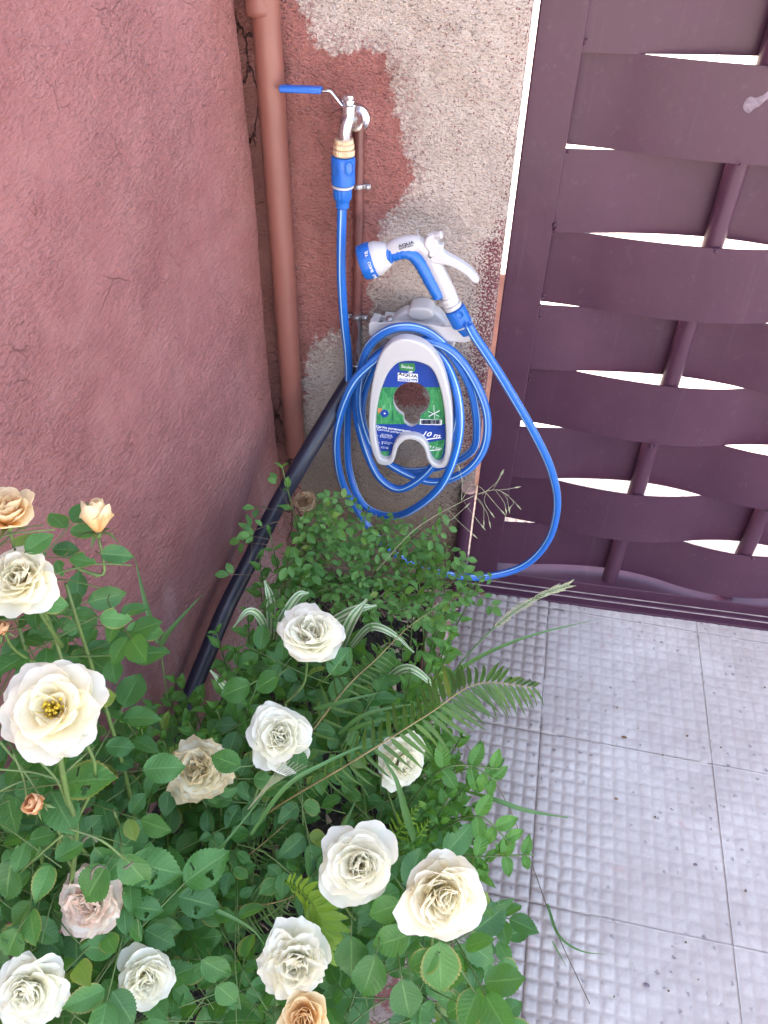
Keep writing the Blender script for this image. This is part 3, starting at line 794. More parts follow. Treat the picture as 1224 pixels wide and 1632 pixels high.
W = [(545, 332, YT), (544, 380, YT), (544, 440, -.064), (548, 505, -.056), (554, 560, -.045), (556, 610, -.040), (553, 690, -.042), (557, 752, -.055), (578, 803, -.075), (617, 822, -.095),
     (656, 813, -.118), (704, 772, -.134), (730, 705, -.128), (731, 640, -.112), (712, 583, -.088), (678, 551, -.072), (635, 548, -.064), (596, 570, -.056), (571, 612, -.052), (568, 660, -.055), (582, 715, -.062),
     (603, 759, -.075), (632, 779, -.082), (660, 770, -.082), (690, 742, -.074), (722, 690, -.060), (728, 630, -.045), (708, 575, -.038), (664, 545, -.034), (615, 562, -.032), (585, 610, -.030), (577, 668, -.030), (600, 722, -.034), (645, 750, -.040), (700, 744, -.044), (748, 722, -.055), (760, 690, -.060), (752, 625, -.068), (724, 570, -.074), (690, 535, -.085), (655, 521, -.098), (618, 527, -.100), (588, 553, -.092), (573, 600, -.075), (572, 655, -.060), (592, 712, -.055), (632, 747, -.062), (690, 768, -.078), (742, 751, -.088), (772, 712, -.088), (775, 655, -.080), (750, 596, -.078), (715, 556, -.082), (670, 543, -.09), (625, 556, -.100), (600, 572, -.110),
     (565, 607, -.108), (543, 660, -.098), (536, 712, -.090), (544, 765, -.080), (566, 808, -.076), (596, 850, -.075), (640, 890, -.085), (700, 912, -.085), (765, 920, -.075), (832, 903, -.060), (873, 862, -.052), (888, 806, -.055), (878, 748, -.066), (850, 688, -.080), (812, 622, -.094), (781, 572, -.106), (756, 535, -.116), (746, 517, -.120)]
hp_ = crom([at(*q) for q in W], 9)
MB().tube(hp_, .0080, 16, twist=1.2).build('hose_tube', M_hose, hose)

# ================================================================== HOSE HOLDER
hold = empty('hose_holder', at(655, 640, -.05), 'white plastic wall hose holder with a printed blue and green label', 'hose holder')
XA, ZA = Vector((1, 0, 0)), Vector((0, 0, 1))
def l2(pts, Y, cen):
    return [((at(x, y, Y)-cen).x, (at(x, y, Y)-cen).z) for x, y in pts]
YP = -.118; cen = at(655, 640, YP)
outer = [(652, 537), (628, 541), (610, 558), (600, 582), (593, 615), (589, 655), (589, 690), (594, 715), (602, 733), (612, 738), (624, 736), (630, 727), (635, 710), (645, 699), (657, 697), (669, 702), (677, 713), (682, 730), (692, 741), (706, 742), (715, 735), (720, 712), (722, 680), (720, 645), (712, 603), (700, 572), (680, 548)]
inner = [(653, 572), (634, 576), (618, 594), (606, 625), (600, 658), (599, 684), (603, 710), (608, 726), (616, 729), (622, 727), (625, 718), (629, 704), (640, 692), (657, 690), (673, 695), (682, 707), (687, 726), (695, 735), (704, 734), (709, 722), (711, 695), (709, 655), (702, 615), (690, 586), (673, 575)]
so_, si_ = smooth2d(l2(outer, YP-.006, cen), 5), smooth2d(l2(inner, YP-.006, cen), 5)
# Y axis of the slab points away from camera: ax x ay = (1,0,0)x(0,0,1) = (0,-1,0)
curve_mesh('front_rim', [so_, si_], Vector((cen.x, YP-.004, cen.z)), XA, ZA, .022, .0035, M_white, hold, 3)
hole = []
for k in range(44):
    a = math.radians(-62+k*(304)/43); hole.append((656+29.5*math.cos(a), 637-28*math.sin(a)))
hole = [(x, y) for x, y in hole]
hole += [(643, 664), (644, 672), (650, 678), (656, 680), (663, 678), (669, 672), (670, 664)]
hl = l2(hole, YP, cen)
plate_out = smooth2d(l2([(653, 568), (631, 572), (614, 592), (603, 625), (596, 658), (595, 686), (599, 712), (606, 731), (618, 733), (626, 722), (632, 706), (642, 695), (657, 692), (671, 698), (680, 710), (686, 732), (697, 739), (709, 735), (714, 718), (715, 690), (712, 650), (705, 612), (692, 583), (675, 571)], YP, cen), 4)
curve_mesh('face_plate', [plate_out, hl], Vector((cen.x, YP+.0045, cen.z)), XA, ZA, .009, 0, M_white, hold)
# saddle arch that carries the coil behind the plate
hb = MB(); hc = at(656, 640, YP); vs = []; n_ = 25
for i in range(n_):
    an = math.radians(8+164*i/(n_-1))
    for r_, y_ in ((.052, -.008), (.052, YP+.004), (.049, YP+.004), (.049, -.008)): vs.append((hc.x+r_*math.cos(an)*.95, y_, hc.z+.006+r_*math.sin(an)))
fs = []
for i in range(n_-1):
    for q in range(4): fs.append((i*4+q, i*4+(q+1) % 4, (i+1)*4+(q+1) % 4, (i+1)*4+q))
hb.add(vs, fs+[(0, 1, 2, 3), ((n_-1)*4+3, (n_-1)*4+2, (n_-1)*4+1, (n_-1)*4)]); hb.build('saddle', M_white, hold)
# upper saddle arch behind the hose, back plate, dome
dome = smooth2d(l2([(604, 548), (607, 530), (622, 512), (640, 498), (655, 495), (690, 495), (706, 507), (720, 530), (724, 552), (690, 580), (640, 580)], -.03, at(660, 540, -.03)), 5)
curve_mesh('back_plate', [dome], at(660, 540, -.03)+Vector((0, .012, 0)), XA, ZA, .030, .006, M_white, hold, 4)
cap = smooth2d(l2([(652, 500), (654, 489), (664, 485.5), (680, 486), (689, 491), (691, 501), (672, 506)], -.03, at(670, 500, -.03)), 5)
curve_mesh('saddle_cap', [cap], at(670, 500, -.03)+Vector((0, .008, 0)), XA, ZA, .040, .004, M_white, hold, 3)
# front accessory bar with the hose-end eyelet
YB = -.072; bc = at(668, 530, YB)
bar = l2([(588, 516), (588, 531), (592, 536), (600, 538), (640, 539), (700, 542), (742, 545), (749, 542), (751, 535), (750, 523), (745, 519), (705, 520), (690, 517), (640, 512), (605, 514), (592, 511)], YB, bc)
curve_mesh('accessory_bar', [bar], bc, XA, ZA, .005, .0012, M_white, hold, 2)
for x0_, x1_, yy in ((588, 600, 526), (640, 700, 530), (740, 750, 534)):
    pa, pb_ = at(x0_, yy, YB), at(x1_, yy, YB)
    MB().box((pa.x, YB+.0012, pa.z-.008), (pb_.x, -.02, pa.z+.006)).build('bracket_web', M_white, hold, smooth=False, bevel=.001)
ey = MB(); ec = at(604, 511, -.047)
for (r0, r1, zz0, zz1) in ((.0155, .0125, -.010, .0),):
    ey.lathe(ec, (0, 0, 1), [(r0, zz0), (r0, zz1), (r1, zz1), (r1, zz0), (r0, zz0)], 28)
eo = ey.build('eyelet', M_white, hold)
for vv in eo.data.vertices: vv.co.y = ec.y+(vv.co.y-ec.y)*1.35
t0 = at(621, 507, -.035); MB().box((t0.x-.012, -.062, t0.z-.010), (t0.x+.03, -.004, t0.z-.004)).build('shelf', M_white, hold, smooth=False, bevel=.001)
MB().lathe(at(621, 512, -.04), (0, -.3, 1), [(.004, 0), (.0045, .004), (.0065, .005), (.0068, .008), (.005, .0095), (0, .010)], 14).build('screw', M_galv, hold)
# label: print zones as thin film
YL = YP-.0008
def film(name, pts, mat, off=0, holes=None, sm=0):
    Yq = YL-off; c_ = at(655, 640, Yq); lp = l2(pts, Yq, c_)
    if sm: lp = smooth2d(lp, sm)
    return curve_mesh(name, [lp]+([hl] if holes else []), Vector((c_.x, Yq, c_.z)), XA, ZA, .0003, 0, mat, LB)
LB = link('label', MB().box((cen.x-.002, YP-.0003, at(655, 688, YP).z), (cen.x+.002, YP-.0001, at(655, 684, YP).z)).mesh('label'), M_print_blue, hold)
lo_ = [(x, y) for x, y in inner]
def clipy(pts, y0, y1):
    out = []; n_ = len(pts)
    P = []
    for i in range(n_):
        a, b = pts[i], pts[(i+1) % n_]
        for k in range(12): t = k/12; P.append((a[0]+(b[0]-a[0])*t, a[1]+(b[1]-a[1])*t))
    return [q for q in P if y0 <= q[1] <= y1]
def film_grid(name, y0, y1, mat):
    m = MB(); y = y0
    while y < y1-.01:
        x = 594.0
        while x < 716:
            q = (x+.5, y+.5)
            if inside(q[0], q[1], lo_) and not inside(q[0], q[1], hole):
                m.add([at(x, y+1, YL), at(x+1, y+1, YL), at(x+1, y, YL), at(x, y, YL)], [(0, 1, 2, 3)])
            x += 1
        y += 1
    me = m.mesh(name, False); bm = bmesh.new(); bm.from_mesh(me); bmesh.ops.remove_doubles(bm, verts=bm.verts, dist=.0001); bm.to_mesh(me); bm.free()
    return link(name, me, mat, LB)
film_grid('blue_print', 570, 617, M_print_blue); film_grid('grass_print', 617, 676, M_grassprint); film_grid('lower_blue_print', 676, 737, M_print_blue)
film('leaf_print_left', [(605, 719), (622, 719), (618, 727), (609, 726)], M_grassprint, .0004)
film('leaf_print_right', [(680, 706), (709, 700), (706, 722), (702, 732), (693, 732), (688, 722)], M_grassprint, .0004)
film('brand_tab', [(636, 579), (661, 579), (662, 590), (660, 592), (637, 590)], M_print_green, .0004)
film('brand_box', [(634, 594), (666, 596), (666, 609), (634, 607)], M_print_w, .0004)
film('brand_box_base', [(635.3, 602.5), (664.8, 604.2), (664.8, 608), (635.3, 606)], M_print_blue, .0008)
YTX = YL-.0012
def lab(txt, x, y, hpx, mat=M_print_w, sx=1, shear=0, bold=0, name='lettering', off=0):
    s = sc*hpx*1.38
    return text_mesh(name, txt, at(x, y, YTX-off), s, mat, LB, Vector((1, 0, -.045)).normalized(), Vector((.045, 0, 1)).normalized(), shear, sx, bold)
lab('Saulex', 649, 585, 5.2)
lab('AQUA', 650, 598.4, 5.0, M_ink, 1.5, 0, .0002)
lab('CONTROL', 650, 605.4, 2.9, M_print_w, 1.5, 0, .0001, off=.0004)
film('logo_leaf', [(650, 593.5), (654, 590.5), (659, 591.5), (656, 594)], M_print_w, .0004)
lab('Carrito portamanguera', 627, 683.5, 4.4, M_print_w, .98, 0, .00012)
lab('Carrinho portamangueira', 629, 688.2, 4.1, M_print_w, .98)
lab('• 1', 604.5, 695, 5); lab('para manguera\nsupporto de tubo\nfissage mural', 616, 695, 2.1)
lab('• 3', 607, 706, 5); lab('raccord y lanza\nde riego', 617, 706, 2.1)
lab('CZ 05', 613, 713.5, 3.4)
lab('10 m.', 688, 693, 9, M_print_w, 1.15, .35, .0002)
film('flourish', [(677, 700), (690, 698), (703, 697.4), (703, 698.4), (690, 699.6), (678, 701.4)], M_print_w, .0004)
lab('Ø 5 mm.', 693, 713.5, 4.4, M_print_w, 1.1, .3)
film('flourish', [(683, 717.6), (702, 716.2), (702, 717.1), (684, 718.8)], M_print_w, .0008)
film('barcode', [(669.5, 668), (704.5, 669), (704, 677.5), (669, 676.5)], M_print_w, .0006)
bc_ = MB(); x = 671.5
while x < 702.5:
    w_ = rnd.choice((.5, .5, .9, 1.3)); pa, pb_ = at(x, 669.2, YTX), at(x+w_, 675.8, YTX)
    bc_.box((pa.x, YTX-.0005, pb_.z), (pb_.x, YTX, pa.z)); x += w_+rnd.choice((.5, .7, 1.1))
bc_.build('barcode_bar', M_ink, LB, smooth=False)
rose_ = [(613+6.4*math.cos(k/10*PI), 659+6*math.sin(k/10*PI)) for k in range(20)]
film('nozzle_picture', rose_, M_print_blue, .0004); film('nozzle_centre', [(613+1.4*math.cos(k/4*PI), 659+1.4*math.sin(k/4*PI)) for k in range(8)], M_print_w, .0008)
film('hand_picture', [(602, 651), (608, 650), (609, 654), (606, 657), (603, 660)], M_print_orange, .0004)
for a_, b_ in (((682, 655), (700, 664)), ((683, 663), (701, 655)), ((691, 645), (693, 668))):
    film('dragonfly_picture', [a_, (a_[0]+.8, a_[1]+1.2), b_, (b_[0]-.8, b_[1]-1.2)], M_print_w, .0004)

# ================================================================== SPRAY GUN
gun = empty('spray_gun', at(690, 440, -.10), 'white and blue hose spray gun resting in the holder above the coil', 'spray gun')
YN = -.098
G = lambda x, y, Y=YN: at(x, y, Y)
hd = (G(580, 418)-G(640, 401)).normalized(); hd = (hd+Vector((0, -.18, 0))).normalized()
hc = G(604, 410)
MB().lathe(hc, hd, [(.0125, -.026), (.0150, -.022), (.0215, -.012), (.0265, .000), (.0275, .006), (.0270, .009)], 40).build('spray_head', M_white, gun)
bz = MB().lathe(hc+hd*.0085, hd, [(.0268, 0), (.0286, .001), (.0290, .010), (.0282, .020), (.0265, .0225), (.024, .0225), (.0235, .019), (0, .019)], 60, ripple=.02, rn=20).build('dial_ring', M_blue, gun)
sdv = hd.cross(Vector((0, -1, 0))).normalized()
for k, tx in enumerate(('JET', 'CONE', 'FLAT')):
    an = (k-1)*.72
    rad = (Vector((0, -1, 0))-hd*Vector((0, -1, 0)).dot(hd)).normalized(); tn_ = hd.cross(rad)
    if tn_.z < 0: tn_ = -tn_
    rv = rad*math.cos(an)-tn_*math.sin(an); axx = (-tn_*math.cos(an)-rad*math.sin(an))
    text_mesh('lettering', tx, hc+hd*.014+rv*.0295, .0065, M_print_w, bz, axx, axx.cross(rv)*-1 if axx.cross(rv).dot(hd) < 0 else axx.cross(rv), depth=.0002)
# barrel + handle as one bent elliptical body
bp_ = crom([G(620, 402), G(632, 396), G(650, 391), (G(668, 390)), G(684, 405), G(697, 430), G(709, 456), G(720, 482)], 5)
rr_ = []
for i in range(len(bp_)):
    t = i/(len(bp_)-1); rr_.append(.0125+.0035*math.sin(min(1, t/.45)*PI)+(.0008 if t > .6 else 0))
MB().tube(bp_, rr_, 22, squash=.9).build('body', M_white, gun)
bl = crom([G(619, 405, YN-.001), G(630, 405, YN-.002), G(643, 401, YN-.003), G(658, 405, YN-.003), G(671, 420, YN-.003), G(684, 444, YN-.003), G(696, 466, YN-.003), G(701, 476, YN-.002)], 5)
nb = len(bl)
MB().tube(bl, [(.0135 if i < 4 else (.0100+.0012*math.sin(i/nb*PI)))*(1 if i < nb-3 else (.85, .6, .3)[i-nb+3])*(1+.05*math.sin(i*2.6)) for i in range(nb)], 18, squash=1.22).build('grip', M_blue, gun)
hx = (G(726, 494)-G(716, 474)).normalized()
MB().lathe(G(714, 473), hx, [(.0135, 0), (.0145, .003), (.0145, .006), (.0138, .0065), (.0146, .0075), (.0146, .013), (.0125, .014), (.0150, .015), (.0152, .021), (.0135, .022)], 32).build('tail_collar', M_white, gun)
gc = G(724, 491); cbm = MB().lathe(gc, hx, [(.0145, 0), (.0172, .0015), (.0176, .006), (.0172, .022), (.0176, .030), (.0165, .032), (.012, .033)], 44)
gco = cbm.build('connector', M_blue, gun)
pg_ = G(733, 501, YN-.0172); MB().lathe(pg_, (0, -1, .1), [(.0065, -.001), (.0072, .0008), (.006, .0012), (.004, -.0004), (0, -.0008)], 20).build('finger_grip', M_blue, gco)
MB().lathe(gc+hx*.033, hx, [(.0125, 0), (.0132, .0005), (.0132, .003), (.0125, .0035)], 30).build('sealing_ring', M_white, gco)
MB().lathe(gc+hx*.0365, hx, [(.0118, 0), (.0122, .004), (.0100, .012), (.0088, .016)], 36, ripple=.06, rn=22).build('compression_nut', M_blue, gco)
# trigger
YTg = YN+.0
trg = [(679, 378), (686, 372), (694, 371), (697, 377), (699, 386), (707, 389), (706, 396), (711, 402), (724, 409), (740, 418), (753, 429), (763, 442), (762, 447), (755, 448), (744, 437), (731, 428), (716, 421), (700, 418), (690, 417), (684, 408), (683, 398), (677, 389)]
tc = at(700, 400, YTg-.004)
curve_mesh('trigger', [smooth2d(l2(trg, YTg-.004, tc), 4)], tc, XA, ZA, .017, .003, M_white, gun, 3)
MB().lathe(at(686, 407, YTg-.0115), (0, -1, 0), [(.0042, 0), (.0042, .0015), (.003, .0022), (0, .0024)], 16).build('pivot_pin', M_galv, gun)
MB().tube([at(683, 377, YTg-.006), at(697, 372.5, YTg-.006)], .0045, 14).build('lock_knob', M_white, gun)
MB().lathe(at(694, 376, YTg-.008), (1, -.2, .35), [(.0058, 0), (.0062, .001), (.0062, .010), (.0052, .011)], 24, ripple=.05, rn=16).build('flow_screw', M_white, gun)
MB().tube(crom([at(664, 366, YTg-.009), at(667, 374, YTg-.012), at(672, 385, YTg-.013), at(676, 386, YTg-.012)], 5), .0007, 8).build('spring_wire', M_galv, gun)
glx = (G(665, 384)-G(640, 391)).normalized(); gly = Vector((0, -1, 0)).cross(glx)*-1
if gly.z < 0: gly = -gly
gy = YN-.0165
text_mesh('lettering', 'AQUA', at(647, 389.5, gy), .0060, M_ink, gun, glx, gly, 0, 1.5, .0002)
text_mesh('lettering', 'CONTROL', at(647.7, 394, gy), .0036, M_ink, gun, glx, gly, 0, 1.45, .0001)

# ================================================================== PLANTS
def leaf_arrays(n=23, cr=5, width=.62, peak=.42, tip=1.4, fold=.22, droop=.25, serr=.07, wave=.02, bites=(), quilt=0, seed=0, tipcurl=0):
    r = random.Random(seed)
    V, UV = [], []
    for i in range(n):
        t = i/(n-1)
        a = peak/(1-peak) if False else 1
        # rounded base, pointed tip
        wv = math.sin(PI*min(1, t**(math.log(.5)/math.log(peak))))
        wv = max(0, wv)**(.62 if t < peak else .62+.38*(t-peak)/(1-peak)*tip)
        s = 1.0 if i % 2 else 1-serr
        for k in range(cr):
            q = (k-(cr-1)/2)/((cr-1)/2)
            wx = wv*width/2*q*(s if abs(q) > .99 else 1)
            yy = t+(.018*abs(q) if i % 2 and abs(q) > .99 else 0)
            z = fold*abs(wx)-droop*t*t*.5+wave*math.sin(t*9+q*2+seed)*abs(q)
            if quilt: z += quilt*math.sin((t*8-abs(q)*1.6)*2*PI)*abs(math.sin(abs(q)*PI))
            V.append((wx, yy, z)); UV.append((q*.5+.5, t))
    F = []
    for i in range(n-1):
        for k in range(cr-1):
            cx = (k+.5-(cr-1)/2)/((cr-1)/2); cy = (i+.5)/(n-1); skip = False
            for bx_, by_, br_ in bites:
                if math.hypot((cx-bx_)*.55, cy-by_) < br_: skip = True
            if not skip: F.append((i*cr+k, i*cr+k+1, (i+1)*cr+k+1, (i+1)*cr+k))
    return np.array(V), np.array(F), np.array(UV)
def arr_mesh(name, V, F, UV, mat, tint=None, mats=None):
    me = bpy.data.meshes.new(name)
    me.vertices.add(len(V)); me.vertices.foreach_set('co', V.astype(np.float32).ravel())
    me.loops.add(len(F)*4); me.loops.foreach_set('vertex_index', F.astype(np.int32).ravel())
    me.polygons.add(len(F)); me.polygons.foreach_set('loop_start', np.arange(len(F), dtype=np.int32)*4)
    me.update(calc_edges=True)
    u = me.uv_layers.new(name='UVMap'); u.data.foreach_set('uv', UV[F.ravel()].astype(np.float32).ravel())
    if tint is not None: me.attributes.new('tint', 'FLOAT', 'POINT').data.foreach_set('value', tint.astype(np.float32))
    me.shade_smooth()
    if mat: me.materials.append(mat)
    return me
class Kind:
    def __init__(s, name, mat, hi, lo):
        s.hi = [arr_mesh(name, *a, mat) for a in hi]; s.lo = lo; s.mat = mat; s.name = name
ROSE = Kind('leaf', M_rose_leaf,
    [leaf_arrays(25, 7, .70, .45, 1.2, .20, .25, .075, .02, (), 0, 1), leaf_arrays(25, 7, .64, .44, 1.3, .34, .42, .075, .035, (), 0, 2),
     leaf_arrays(25, 7, .74, .46, 1.1, .12, .15, .07, .03, (), 0, 3), leaf_arrays(27, 9, .72, .45, 1.2, .2, .3, .07, .03, ((.45, .5, .10), (-.5, .3, .07)), 0, 4),
     leaf_arrays(27, 9, .70, .45, 1.2, .15, .2, .07, .03, ((-.9, .62, .2),), 0, 5)],
    [leaf_arrays(13, 5, .70, .45, 1.2, .2, .3, .08, .03, (), 0, 6), leaf_arrays(13, 5, .64, .44, 1.2, .32, .45, .08, .03, (), 0, 7)])
SMALL = Kind('leaf', M_small_leaf,
    [leaf_arrays(13, 5, .62, .48, .9, .22, .3, .05, .03, (), 0, 11), leaf_arrays(13, 5, .56, .5, .9, .35, .15, .05, .03, (), 0, 12)],
    [leaf_arrays(9, 3, .60, .48, .9, .25, .25, .04, .03, (), 0, 13)])
MINT = Kind('leaf', M_mint,
    [leaf_arrays(27, 9, .52, .40, 1.5, .30, .45, .10, .03, (), .010, 21), leaf_arrays(27, 9, .48, .38, 1.6, .18, .7, .10, .04, (), .012, 22), leaf_arrays(27, 9, .58, .42, 1.4, .38, .3, .10, .03, (), .010, 23)],
    [leaf_arrays(13, 5, .52, .40, 1.5, .30, .45, .10, .03, (), .01, 24)])
PIN = [leaf_arrays(13, 3, .115, .25, .7, .6, .45, .05, .01, (), 0, 31), leaf_arrays(13, 3, .105, .24, .7, .7, .9, .05, .01, (), 0, 32)]
PIN_me = [arr_mesh('leaflet', *a, M_fern) for a in PIN]
PINL = [leaf_arrays(13, 5, .34, .35, .6, .3, .3, .10, .03, (), 0, 33)]
PINL_me = [arr_mesh('leaflet', *a, M_fern_light) for a in PINL]

def leafmat(p, d, n, L):
    d = d.normalized(); x = d.cross(n)
    if x.length < 1e-3: x = d.orthogonal()
    x.normalize(); n = x.cross(d)
    m = Matrix((x*L, d*L, n*L)).transposed().to_4x4(); m.translation = p; return m
def rvec(s): return Vector((rnd.gauss(0, s), rnd.gauss(0, s), rnd.gauss(0, s)))
BLOCK = []       # (x, y, rx, ry, depth): keep leaves from covering flowers
KEEP2 = [[(545, 560), (590, 600), (355, 1085), (300, 1085), (330, 1000), (500, 660)], [(535, 480), (790, 480), (790, 780), (700, 818), (640, 826), (585, 806), (540, 770)], [(730, 470), (940, 470), (940, 870), (860, 905), (780, 905), (730, 860)]]
KEEP = [[(545, 560), (585, 600), (355, 1085), (300, 1085), (330, 1000), (500, 660)],     # black pipe
        [(520, 480), (790, 480), (790, 780), (690, 850), (600, 835), (520, 780)]]        # coil and holder
def okleaf(P, front, keep=True):
    x, y, d = proj(P)
    for bx, by, rx, ry, bd in BLOCK:
        if ((x-bx)/rx)**2+((y-by)/ry)**2 < 1 and d < bd+.01: return False
    if keep:
        for K in (KEEP2 if keep == 2 else KEEP):
            if inside(x, y, K): return False
    if P.x < wall_x(P.y)+.012 or P.y > -.01 or P.z < .07: return False
    return True
class Plant:
    def __init__(s, name, base, label, cat, group=None):
        s.root = empty(name, base, label, cat, group); s.leaves = []; s.stem = MB(); s.name = name
    def leaf(s, kind, P, d, n, L, keep=True):
        mid = P+d.normalized()*L*.5
        if not (okleaf(mid, 0, keep) and okleaf(P+d.normalized()*L*.9, 0, keep) and (P+d.normalized()*L).x > wall_x((P+d.normalized()*L).y)+.005): return False
        x, y, dep = proj(mid); s.leaves.append((kind, leafmat(P, d, n, L), dep, x, y)); return True
    def finish(s, stem_mat, maxn=300, fd=None):
        # nearest-to-the-surface leaves become parts, the rest one mass
        def key(q):
            k, m_, dep, x, y = q; off = 0 if (-40 < x < 1264 and -40 < y < 1672) else 9
            return dep-field(x, y)+off
        L = sorted(s.leaves, key=key)
        for kind, m_, *_ in L[:maxn]: inst('leaf', rnd.choice(kind.hi if rnd.random() < .45 else kind.hi[:3]), m_, s.root)
        rest = L[maxn:]
        if rest:
            Vs, Fs, Us, Ts, n = [], [], [], [], 0
            for kind, m_, *_ in rest:
                V, F, UV = rnd.choice(kind.lo); A = np.array(m_)
                Vs.append(V@A[:3, :3].T+A[:3, 3]); Fs.append(F+n); Us.append(UV); Ts.append(np.full(len(V), rnd.random())); n += len(V)
            me = arr_mesh('foliage', np.vstack(Vs), np.vstack(Fs), np.vstack(Us), rest[0][0].mat, np.concatenate(Ts))
            o = link('foliage', me, None, s.root); o['kind'] = 'stuff'
        if s.stem.v: s.stem.build('stem', stem_mat, s.root, sharp=None)['kind'] = 'stuff'
CT = [(0, 830, .68), (150, 880, .74), (100, 1130, .78), (0, 1350, .76), (150, 1400, .84), (50, 1600, .82), (250, 1600, .92), (300, 1250, 1.0), (450, 1150, 1.05), (450, 1400, 1.0), (600, 1300, 1.04),
      (700, 1500, .98), (620, 1600, .98), (330, 1080, 1.14), (480, 900, 1.34), (560, 820, 1.36), (600, 850, 1.38), (700, 900, 1.42), (600, 1000, 1.33), (700, 1100, 1.22), (800, 1300, 1.17), (800, 1380, 1.14), (400, 1000, 1.26)]
def field(x, y):
    sw = sd_ = 0
    for cx, cy, d in CT: w_ = 1/((x-cx)**2+(y-cy)**2+900)**1.5; sw += w_; sd_ += w_*d
    return sd_/sw

# ------------------------------------------------ roses
def petal_mesh(L, Wd, th0, th1, cup, ruf, layer, mat, seed, n=9, m=9, notch=0.0, jag=0):
    r = random.Random(seed); V, UV, F = [], [], []
    ph = r.uniform(0, 6.28)
    cx, cz = 0, 0; cl = []
    for i in range(n):
        s = i/(n-1); th = th0+(th1-th0)*s**1.6
        cl.append((cx, cz, th)); cx += math.sin(th)*L/(n-1); cz += math.cos(th)*L/(n-1)
    for i in range(n):
        s = i/(n-1); x, z, th = cl[i]
        wv = (.28+.72*min(1, s/.55)**.8)*(1-.22*max(0, (s-.72)/.28)**2)
        for k in range(m):
            q = (k-(m-1)/2)/((m-1)/2)
            sh = -(.13*q*q+.12*q**4)*L*s*s+notch*L*s**3*(math.exp(-(q*4)**2))*-1+jag*L*r.uniform(-1, 1)*(s > .95)
            ru = ruf*L*(s**2)*(math.sin(q*4.2+ph)+.6*math.sin(q*9+ph*2))*(.35+abs(q)*.65)
            cu = cup*L*q*q*(.35+.65*math.sin(min(1, s*1.15)*PI*.75))
            nx_, nz_ = -math.cos(th), math.sin(th)        # toward the flower axis
            px = x+math.sin(th)*sh+nx_*(cu+ru); pz = z+math.cos(th)*sh+nz_*(cu+ru)
            V.append((px, wv*Wd/2*q*(1-.12*cup*q*q), pz)); UV.append((q*.5+.5, s))
    for i in range(n-1):
        for k in range(m-1): F.append((i*m+k, i*m+k+1, (i+1)*m+k+1, (i+1)*m+k))
    me = arr_mesh('petal', np.array(V), np.array(F), np.array(UV), mat)
    me.attributes.new('layer', 'FLOAT', 'POINT').data.foreach_set('value', [float(layer)]*len(V))
    return me
FLOWERS = {}
